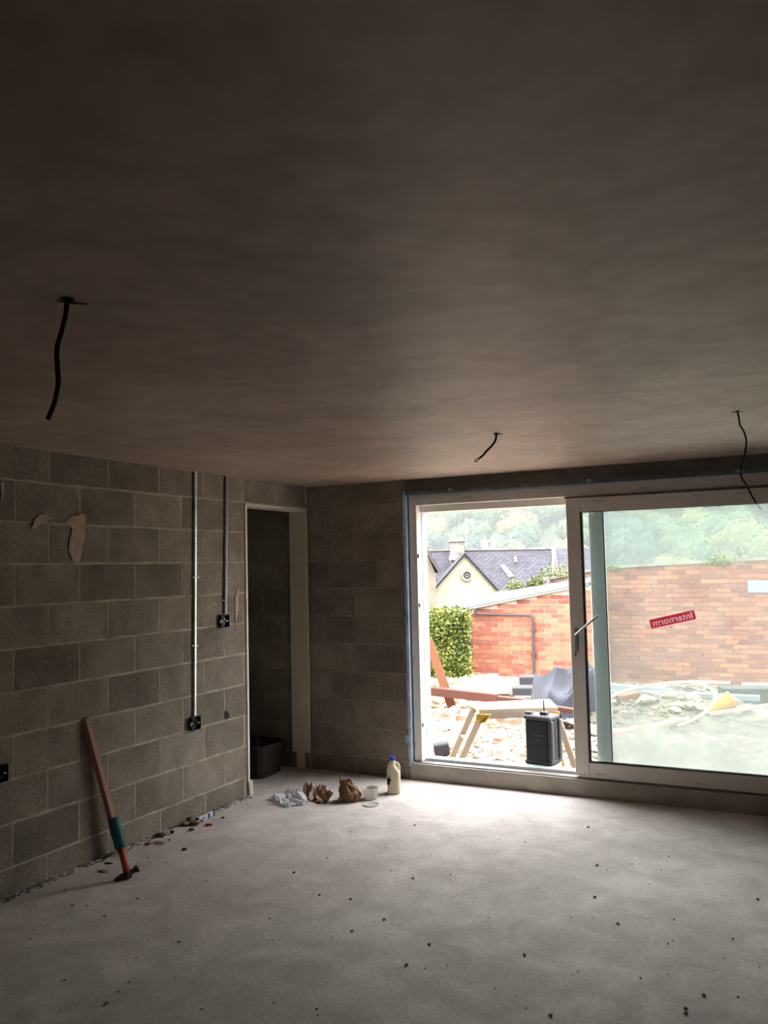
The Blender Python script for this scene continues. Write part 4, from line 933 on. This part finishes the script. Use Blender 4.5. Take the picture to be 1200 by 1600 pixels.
single(MB().beam(D(1160, 1069, 10.9), D(1225, 1070, 10.8), .12, .03, ch=.004), 'white_board', 'slab_white', 'white board at the foot of the garden wall at the right edge', 'board')
single(MB().beam(D(1108, 1116, 8.7), D(1215, 1100, 8.5), .08, .03, ch=.004), 'wood_batten', 'wood_pale', 'pale batten slanting up to the right edge below the mustard tub', 'timber')
single(MB().beam(D(915, 1108, 9.3), D(968, 1095, 9.4), .09, .03, ch=.004), 'wood_batten', 'wood_pale', 'pale batten behind the fixed stile beside the tarpaulin', 'timber')
single(MB().beam(D(965, 1092, 9.3), D(998, 1086, 9.3), .16, .08, ch=.004), 'timber_offcut', 'wood_orange', 'yellow-brown timber offcut behind the glass near the stile', 'timber')
single(MB().beam(D(1130, 1150, 7.9), D(1215, 1162, 7.7), .05, .02, ch=.003), 'wood_batten', 'wood_pale', 'lowest thin pale batten behind the glass at the right', 'timber')
slab(1126, 1076, 1200, 1100, 9.9, .12, 'dark_crate', 'dark_block', 'long dark crate lying behind the mustard tub at the right', 'crate', .3)
slab(1150, 1104, 1178, 1122, 8.9, .12, 'dark_block', 'dark_block', 'dark grey block under the right end of the pale batten', 'block', .25)
single(MB().beam(D(1135, 1122, 8.4), D(1215, 1140, 8.2), .12, .03, ch=.004), 'dark_board', 'dark_block', 'dark board lying on the rubble at the right edge', 'board')
single(MB().beam(D(1005, 1137, 8.2), D(1075, 1122, 8.6), .05, .03, ch=.004), 'wood_batten', 'wood_pale', 'short pale batten lying on the brown mound under the hose', 'timber')
single(MB().beam(D(955, 1148, 8.0), D(1000, 1138, 8.2), .08, .04, ch=.006), 'red_offcut', 'red', 'faded red offcut behind the glass beside the fixed stile', 'debris')
hp_ = [D(x, y, dp) for x, y, dp in ((940, 1098, 8.8), (965, 1084, 8.7), (1000, 1074, 8.6), (1040, 1068, 8.5), (1078, 1066, 8.4), (1105, 1073, 8.4), (1117, 1086, 8.4), (1112, 1102, 8.4), (1096, 1117, 8.4), (1075, 1128, 8.4), (1058, 1134, 8.4))]
single(MB().tube(smooth_path(hp_, 5), .016, 8), 'hose_pipe', 'hose', 'cream hose pipe arching in a loop over the rubble behind the glass', 'hose', smooth=True)
c = D(1120, 1104, 8.8)
t = thing('mustard_tub', c-Vector((0, 0, .09)), 'mustard yellow plastic tub lying on its side inside the hose loop', 'tub')
MB().tube([c-_r*.11-Vector((0, 0, .07)), c+_r*.02, c+_r*.12+Vector((0, 0, .045)), c+_r*.135+Vector((0, 0, .05))], [.055, .085, .095, .10], 16).build('shell', 'mustard', t)
MB().tube([c+_r*.135+Vector((0, 0, .05)), c+_r*.155+Vector((0, 0, .057))], [.105, .105], 16).build('rim', 'mustard', t)
# rubble mound behind glass
mc = at_z(1030, 1120, 0); MB_ = MB(); nn = 30; vs = []; fs = []
for j in range(nn+1):
    for i in range(nn+1):
        u, v = i/nn*2-1, j/nn*2-1; x, y = mc.x+u*1.15, mc.y+.4+v*.9; r = min(1, math.hypot(u, v))
        vs.append(Vector((x, y, ground_z(x, y)-.03+((.24)*(1-r*r)+.10*abs(noise.noise(Vector((x*4, y*4, 0))))*(1-r)))))
for j in range(nn):
    for i in range(nn): k = j*(nn+1)+i; fs.append((k, k+1, k+nn+2, k+nn+1))
single(MB().add(vs, fs), 'rubble_mound', 'mound', 'low mound of brown soil and rubble behind the cloudy glass', 'rubble')
def surf_z(x, y):
    z = ground_z(x, y); u, v = (x-mc.x)/1.15, (y-mc.y-.4)/.9; r = math.hypot(u, v)
    return z if r > 1 else max(z, z-.03+(.24)*(1-r*r)+.10*abs(noise.noise(Vector((x*4, y*4, 0))))*(1-r))
# chips: far too many to count
rd = random.Random(9); m_light = MB(); m_dark = MB()
for i in range(5600):
    Yd = 6.5+6.2*rd.random()**1.15; px = rd.uniform(640, 1290); d = ray(px, 1100); x = d.x/d.y*Yd; z = surf_z(x, Yd)
    s = rd.uniform(.010, .040)*(.6+.05*Yd); R = Matrix.Rotation(rd.random()*6, 3, 'Z')@Matrix.Rotation(rd.uniform(-.5, .5), 3, 'X')
    p = Vector((x, Yd, z+s*.15)); vs = [p+R@Vector((sx_*s*rd.uniform(.6, 1.1), sy_*s*rd.uniform(.5, .9), sz_*s*rd.uniform(.15, .4))) for sz_ in (-1, 1) for sy_ in (-1, 1) for sx_ in (-1, 1)]
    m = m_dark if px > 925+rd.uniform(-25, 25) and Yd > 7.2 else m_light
    m.add(vs, [(0, 2, 3, 1), (4, 5, 7, 6), (0, 1, 5, 4), (2, 6, 7, 3), (0, 4, 6, 2), (1, 3, 7, 5)])
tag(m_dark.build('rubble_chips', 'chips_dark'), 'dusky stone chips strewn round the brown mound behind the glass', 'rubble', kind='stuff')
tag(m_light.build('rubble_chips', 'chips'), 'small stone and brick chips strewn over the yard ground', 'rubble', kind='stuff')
# larger stones and broken bricks, one by one
def half_brick(s, seed):
    rd = random.Random(seed); m = MB().box((-.11*s, -.05*s, 0), (.08*s, .05*s, .065*s), .006)
    m.v = [v+Vector((rd.uniform(-1, 1), rd.uniform(-1, 1), rd.uniform(-1, 1)))*.008*s for v in m.v]; return m
stones = [(lump((0, 0, 0), .10, k, .55, 1.3).mesh('yard_stone', 'rubble'), 'yard_stone') for k in range(4)]+[(half_brick(1, k).mesh('broken_brick', 'rubble_red'), 'broken_brick') for k in range(3)]
lab = {'yard_stone': ('pale broken stone lying among the yard rubble', 'stone', 'pale stones in the yard rubble'), 'broken_brick': ('broken red brick lying among the yard rubble', 'brick', 'broken bricks in the yard rubble')}
spots = [(705, 1094, 1.1, 0), (728, 1078, .9, 1), (690, 1098, 1.1, 2), (740, 1096, .9, 3), (676, 1105, 1., 0), (710, 1113, .8, 1), (684, 1072, 1.1, 3), (700, 1070, 1.0, 2), (785, 1155, .9, 5), (790, 1122, 1.2, 2), (770, 1130, 1.2, 4), (800, 1130, 1.1, 5), (785, 1127, 1.0, 6), (690, 1118, 1, 4), (727, 1123, 1, 5), (1168, 1122, 1.6, 1), (1140, 1130, 1.3, 2), (1188, 1128, 1.2, 3), (1010, 1110, .8, 0), (985, 1118, .9, 1), (1050, 1128, 1., 2), (1150, 1108, .9, 0), (1195, 1118, 1.2, 2), (1060, 1104, .7, 3), (1090, 1138, .9, 0), (700, 1165, .9, 0), (709, 1173, .8, 2), (683, 1176, 1., 6)]
rd = random.Random(31)
for i in range(70): spots.append((rd.uniform(668, 1210), rd.uniform(1100, 1185), rd.uniform(.25, .7), rd.randrange(7)))
for px, py, s, k in spots:
    p = at_z(px, py, -.08)
    for _ in range(4): p = at_z(px, py, surf_z(p.x, p.y))
    if p.y < 6.6 or p.y > 12.6: continue
    me, nm = stones[k]; o = bpy.data.objects.new(nm, me); COL.objects.link(o); o.location = (p.x, p.y, surf_z(p.x, p.y)-.015); o.scale = (s, s, s); o.rotation_euler = (rd.uniform(-.25, .25), rd.uniform(-.25, .25), rd.random()*6)
    where = 'behind the cloudy glass' if px > 945 else 'in front of the hedge and outbuilding' if p.y > 8.6 else 'close outside the open side of the door'
    size = 'large' if s > .95 else 'medium' if s > .6 else 'small'
    tag(o, (size+' pale broken stone ' if nm == 'yard_stone' else size+' broken red brick ')+where, lab[nm][1], size+' '+lab[nm][2]+' '+where)
# grey notched lump by the open jamb
c = at_z(690, 1178, -.05)
single(MB().beam(D(678, 1172, 7.9), D(702, 1168, 7.9), .14, .11, ch=.012), 'grey_block', 'dark_block', 'grey notched block lying just outside the open jamb', 'block')

# ------------------------------------------------------------------ houses
F0 = Vector((_f.x, _f.y, 0)).normalized(); R0 = Vector((_r.x, _r.y, 0))
def roof_plane(quad, name, parent, th=.12):
    """quad: eave-left, eave-right, ridge-right, ridge-left; UV in metres along and up the slope"""
    a, b, c, d = [Vector(q) for q in quad]; nrm = (b-a).cross(d-a).normalized()
    if nrm.z < 0: nrm = -nrm
    org = world_loc(parent); vs = [a, b, c, d]+[q-nrm*th for q in (a, b, c, d)]
    me = bpy.data.meshes.new(name); me.from_pydata([v-org for v in vs], [], [(0, 1, 2, 3), (7, 6, 5, 4), (0, 4, 5, 1), (1, 5, 6, 2), (2, 6, 7, 3), (3, 7, 4, 0)]); me.materials.append(M['slate'])
    ux = (b-a).normalized(); uy = nrm.cross(ux); uvl = me.uv_layers.new(name='UVMap')
    for l in me.loops: p = vs[l.vertex_index]-a; uvl.data[l.index].uv = (p.dot(ux), p.dot(uy))
    o = bpy.data.objects.new(name, me); COL.objects.link(o); o.parent = parent; return o
HD = 58.
house = thing('stone_house', D(728, 960, HD)*1., 'cream stone house with slate roof, gable and round window beyond the outbuilding', 'house')
ap, er, el = D(726, 866, HD), D(784, 930, HD), D(674, 926, HD); zb = -4.9
def dn(p, z=zb): return Vector((p.x, p.y, z))
MB().prism([ap, er, dn(er), dn(el), el], F0*4).build('gable_wall', 'render', house)
oh = -F0*.25
def verge(a, b, m='iron', w_=.16, t_=.22): return MB().beam(a+oh, b+oh, w_, t_).build('bargeboard', m, house)
lift = Vector((0, 0, .10))
roof_plane([el+oh+(el-ap)*.04+lift, ap+oh+lift, ap+F0*4.2+lift, el+F0*4.2+lift+(el-ap)*.04], 'gable_roof', house)
roof_plane([er+oh+(er-ap)*.04+lift, ap+oh+lift, ap+F0*4.2+lift, er+F0*4.2+lift+(er-ap)*.04], 'gable_roof', house)
# main range: ridge further back, slope faces the yard
ea, eb = D(640, 936, HD+1.2), D(864, 932, HD+1.2); ra, rb_ = D(650, 861, HD+4.8), D(862, 857.5, HD+4.8)
roof_plane([ea, eb, rb_, ra], 'main_roof', house, .2)
MB().prism([dn(ea), dn(eb), eb+Vector((0, 0, -.2)), ea+Vector((0, 0, -.2))], F0*7).build('main_wall', 'render', house)
MB().beam(ra+Vector((0, 0, .05)), rb_+Vector((0, 0, .05)), .25, .16).build('ridge_tiles', 'stone', house)
MB().beam(eb+R0*.1, rb_+R0*.1, .22, .22).build('verge_coping', 'stone', house)
# round window
wc = D(729.5, 899, HD)-F0*.02
def disc(c, r0, r1, th, n=28):
    m = MB(); vs = []; fs = []
    for r, d in ((r0, 0), (r1, 0), (r1, th), (r0, th)):
        for k in range(n): a_ = 2*PI*k/n; vs.append(c+R0*r*math.cos(a_)+Vector((0, 0, r*math.sin(a_)))-F0*d)
    for q in range(4):
        for k in range(n): fs.append((q*n+k, q*n+(k+1) % n, ((q+1) % 4)*n+(k+1) % n, ((q+1) % 4)*n+k))
    return m.add(vs, fs)
wf = disc(wc, .25, .42, .12).build('round_window', 'stone', house); disc(wc, .001, .25, .04).build('pane', 'dark_block', wf); disc(wc, .10, .14, .07).build('glazing_ring', 'slab_white', wf)
for s in (-1, 1): pass
# skylight and vent on the main slope
def on_slope(px, py):
    n_ = (eb-ea).cross(ra-ea).normalized(); d = ray(px, py); o_ = Vector((0, 0, EYE)); return o_+d*((ea-o_).dot(n_)/d.dot(n_))
q = [on_slope(*p) for p in ((781, 884), (788, 884), (803, 902), (795, 903))]; n_ = (eb-ea).cross(ra-ea).normalized(); n_ = n_ if n_.z > 0 else -n_
MB().prism(q, n_*.12).build('skylight', 'slab_white', house)
q = [on_slope(*p) for p in ((803.5, 871), (806.5, 871), (807, 880), (803.5, 880))]; MB().prism(q, n_*.18).build('roof_vent', 'slab_white', house)
def chimney(px0, px1, pt, pb, dep, m='stone', pots=1):
    a, b = D(px0, pb, dep), D(px1, pt, dep); wd = (px1-px0)/FPX*dep; c = D((px0+px1)/2, pb, dep); h = (pb-pt)/FPX*dep
    ch = MB(); ch.box((c.x-wd/2, c.y-wd*.4, c.z-1.0), (c.x+wd/2, c.y+wd*.4, c.z+h), .02, rot=Matrix.Rotation(YAW, 3, 'Z')); o = ch.build('chimney', m, house)
    MB().box((c.x-wd*.62, c.y-wd*.5, c.z+h), (c.x+wd*.62, c.y+wd*.5, c.z+h+.16), .02, rot=Matrix.Rotation(YAW, 3, 'Z')).build('chimney_cap', m, o)
    for k in range(pots): 
        x_ = (k-(pots-1)/2)*wd*.35; MB().lathe([(.12, 0), (.10, .25), (.13, .3)], c+R0*x_+Vector((0, 0, h+.16)), 10).build('chimney_pot', m, o)
chimney(704, 725, 847, 869, HD+3.6, 'stone', 3)
pf = D(713, 869, HD+3.0); MB().box((pf.x-.6, pf.y-.1, pf.z-.32), (pf.x+.6, pf.y+.5, pf.z+.05), .05, rot=Matrix.Rotation(YAW-.0, 3, 'Z')).build('chimney_flashing', 'slab_white', house)
chimney(752.5, 763.5, 848, 860, HD+6, 'slab_white', 1); chimney(765, 775, 848, 860, HD+6, 'slab_white', 1)
m = MB().tube([D(729, 860, HD+4.9), D(728, 809, HD+4.9)], .05, 6); m.tube([D(726, 815, HD+4.9), D(737, 814, HD+4.9)], .03, 5)
m.build('aerial_mast', 'channel', house)
for k in range(5): p = D(728+k*2.0, 814, HD+4.9); MB().tube([p-Vector((0, 0, .16)), p+Vector((0, 0, .16))], .02, 5).build('aerial_rod', 'channel', house)
# left neighbour: tan gable end cut by the frame
N0 = D(655, 955, HD-2)
nb = thing('tan_house', dn(D(655, 955, HD-5.5)), 'tan stone house at the left edge of the opening with a dark verge', 'house')
apn, ern = D(664, 859, HD-5.5), D(687, 896, HD-5.5); eln = ern-R0*6; eln.z = ern.z
apn2 = Vector(apn); 
MB().prism([apn, ern-R0*.25, dn(ern-R0*.25), dn(eln), eln], F0*3.5).build('gable_wall', 'tan_wall', nb)
MB().beam(apn+oh+lift, ern+oh+lift, .18, .22).build('bargeboard', 'iron', nb)
roof_plane([ern+oh+lift, apn+oh+lift, apn+F0*3.6+lift, ern+F0*3.6+lift], 'roof', nb)
roof_plane([eln+oh+lift, apn+oh+lift, apn+F0*3.6+lift, eln+F0*3.6+lift], 'roof', nb)
# right neighbour: purple slate roof behind the stile
nr = thing('slate_roofed_house', dn(D(900, 900, HD+3)), 'house with purplish slate roof just left of the sash stile', 'house')
a, b, c_, d = D(872, 905, HD+2), D(938, 903, HD+2), D(938, 856, HD+6), D(866, 857, HD+6)
roof_plane([a, b, c_, d], 'roof', nr, .2)
MB().prism([dn(a), dn(b), b-Vector((0, 0, .2)), a-Vector((0, 0, .2))], F0*6).build('wall', 'tan_wall', nr)
MB().beam(a-F0*.1, d-F0*.1, .15, .24).build('bargeboard', 'iron', nr)

# ------------------------------------------------------------------ trees on the hillside
def crown_mesh(seed, m, n=3200, con=0.):
    rd = random.Random(seed); mb = MB(); lob = [(Vector((rd.gauss(0, .33), rd.gauss(0, .33), rd.uniform(-.25, .45))), rd.uniform(.38, .6)) for _ in range(9)]
    if con: lob = [(Vector((rd.gauss(0, .10), rd.gauss(0, .10), z)), .55*(1-(z+.5)/1.7)+.08) for z in lin(-.4, 1.0, 8)]
    for i in range(n):
        c, r = rd.choice(lob); d = Vector((rd.gauss(0, 1), rd.gauss(0, 1), rd.gauss(0, .9))).normalized(); p = c+d*r*(rd.uniform(.84, 1.06)+.10*noise.noise(d*5+c*9)); s = rd.uniform(.03, .075)
        a = (d.cross(Vector((rd.gauss(0, 1), rd.gauss(0, 1), rd.gauss(0, 1))))).normalized(); b = (d*.5+a.cross(d)).normalized()
        mb.add([p-a*s, p+b*s*.8, p+a*s, p-b*s*.8], [(0, 1, 2, 3)])
    for c, r in lob:
        bm = bmesh.new(); bmesh.ops.create_icosphere(bm, subdivisions=2, radius=r*.80)
        mb.add([v.co*(1+.12*noise.noise(v.co*4))+c for v in bm.verts], [[v.index for v in f.verts] for f in bm.faces]) if not bm.verts.index_update() else 0; bm.free()
    return mb.mesh('foliage', m)
kinds = {'dark': ([crown_mesh(s, 'tree_dark') for s in (1, 2)], 'dark blue-green tree on the misty wooded hillside', 'dark trees on the hillside'),
         'mid': ([crown_mesh(s, 'tree_mid') for s in (3, 4)], 'mid green bushy tree on the misty wooded hillside', 'mid green trees on the hillside'),
         'pale': ([crown_mesh(s, 'tree_pale') for s in (5, 6)], 'yellowing pale tree on the misty wooded hillside', 'yellowing trees on the hillside')}
con = crown_mesh(12, 'tree_dark', 3200, 1)
tkm = MB().tube([(0, 0, -1.6), (0, 0, -.6), (.03, 0, 0)], [.07, .05, .03], 6).mesh('trunk', 'trunk')
def tree(px, y, r, kind, label=None, cone=False):
    d = ray(px, 860); x = d.x/d.y*y; z = hill_z(x, y) if y > 118 else ground_z(x, y)
    ms, lb_, gp_ = kinds[kind]; me = con if cone else rd.choice(ms); h = r*(1.5 if not cone else .9)
    where = 'through the open side' if px < 905 else 'through the cloudy glass'; row = 'near the foot of' if y < 150 else 'half way up' if y < 190 else 'high on'
    lb_ = lb_.replace('on the misty', row+' the')+' seen '+where; gp_ = gp_.replace('on the', row+' the')+' seen '+where
    t = bpy.data.objects.new('hillside_tree', None); COL.objects.link(t); t.location = (x, y, z-.2); t.empty_display_size = .1; tag(t, label or lb_, 'tree', None if label else gp_)
    o = bpy.data.objects.new('foliage', me); COL.objects.link(o); o.parent = t; o.location = (0, 0, h*.95); o.scale = (r, r, r*(1.05 if not cone else 1.5)); o.rotation_euler.z = rd.random()*6
    o = bpy.data.objects.new('trunk', tkm); COL.objects.link(o); o.parent = t; o.location = (0, 0, h*.95); o.scale = (r, r, h*.95/1.6)
rd = random.Random(77); ypos = 122.
while ypos < 225:
    px = 620+rd.uniform(0, 60)
    while px < 1250:
        n_ = noise.noise(Vector((px*.008, ypos*.05, 3))); k = 'dark' if n_ < -.12 else 'pale' if n_ > .22 else 'mid'
        r_ = rd.uniform(3.0, 4.1); hw_ = r_*FPX/(ypos*.98); px += hw_
        tree(px, ypos+rd.uniform(-.6, .6), r_, k); px += hw_*1.28
    ypos += 8.0
tree(984, 103, 3.6, 'dark', 'tall dark conical tree standing out behind the cloudy glass', True)
tree(1165, 110, 4.8, 'pale', 'big rounded pale green tree at the right behind the cloudy glass')
tree(1048, 112, 3.2, 'pale', 'yellow-green tree right of the dark conical tree')
# thin mist hanging in the valley
mm = bpy.data.materials.new('valley_mist'); mm.use_nodes = True; N = mm.node_tree.nodes; N.remove(N['Principled BSDF'])
vs_ = N.new('ShaderNodeVolumeScatter'); vs_.inputs['Color'].default_value = (.93, .97, 1, 1); vs_.inputs['Density'].default_value = .0045; vs_.inputs['Anisotropy'].default_value = .0
mm.node_tree.links.new(vs_.outputs[0], N['Material Output'].inputs['Volume']); M['mist'] = mm
mist = MB().box((-260, 72, -6), (120, 98, 60)).build('valley_mist', 'mist'); tag(mist, 'thin pale mist hanging between the houses and the wooded hill', 'mist', kind='stuff')
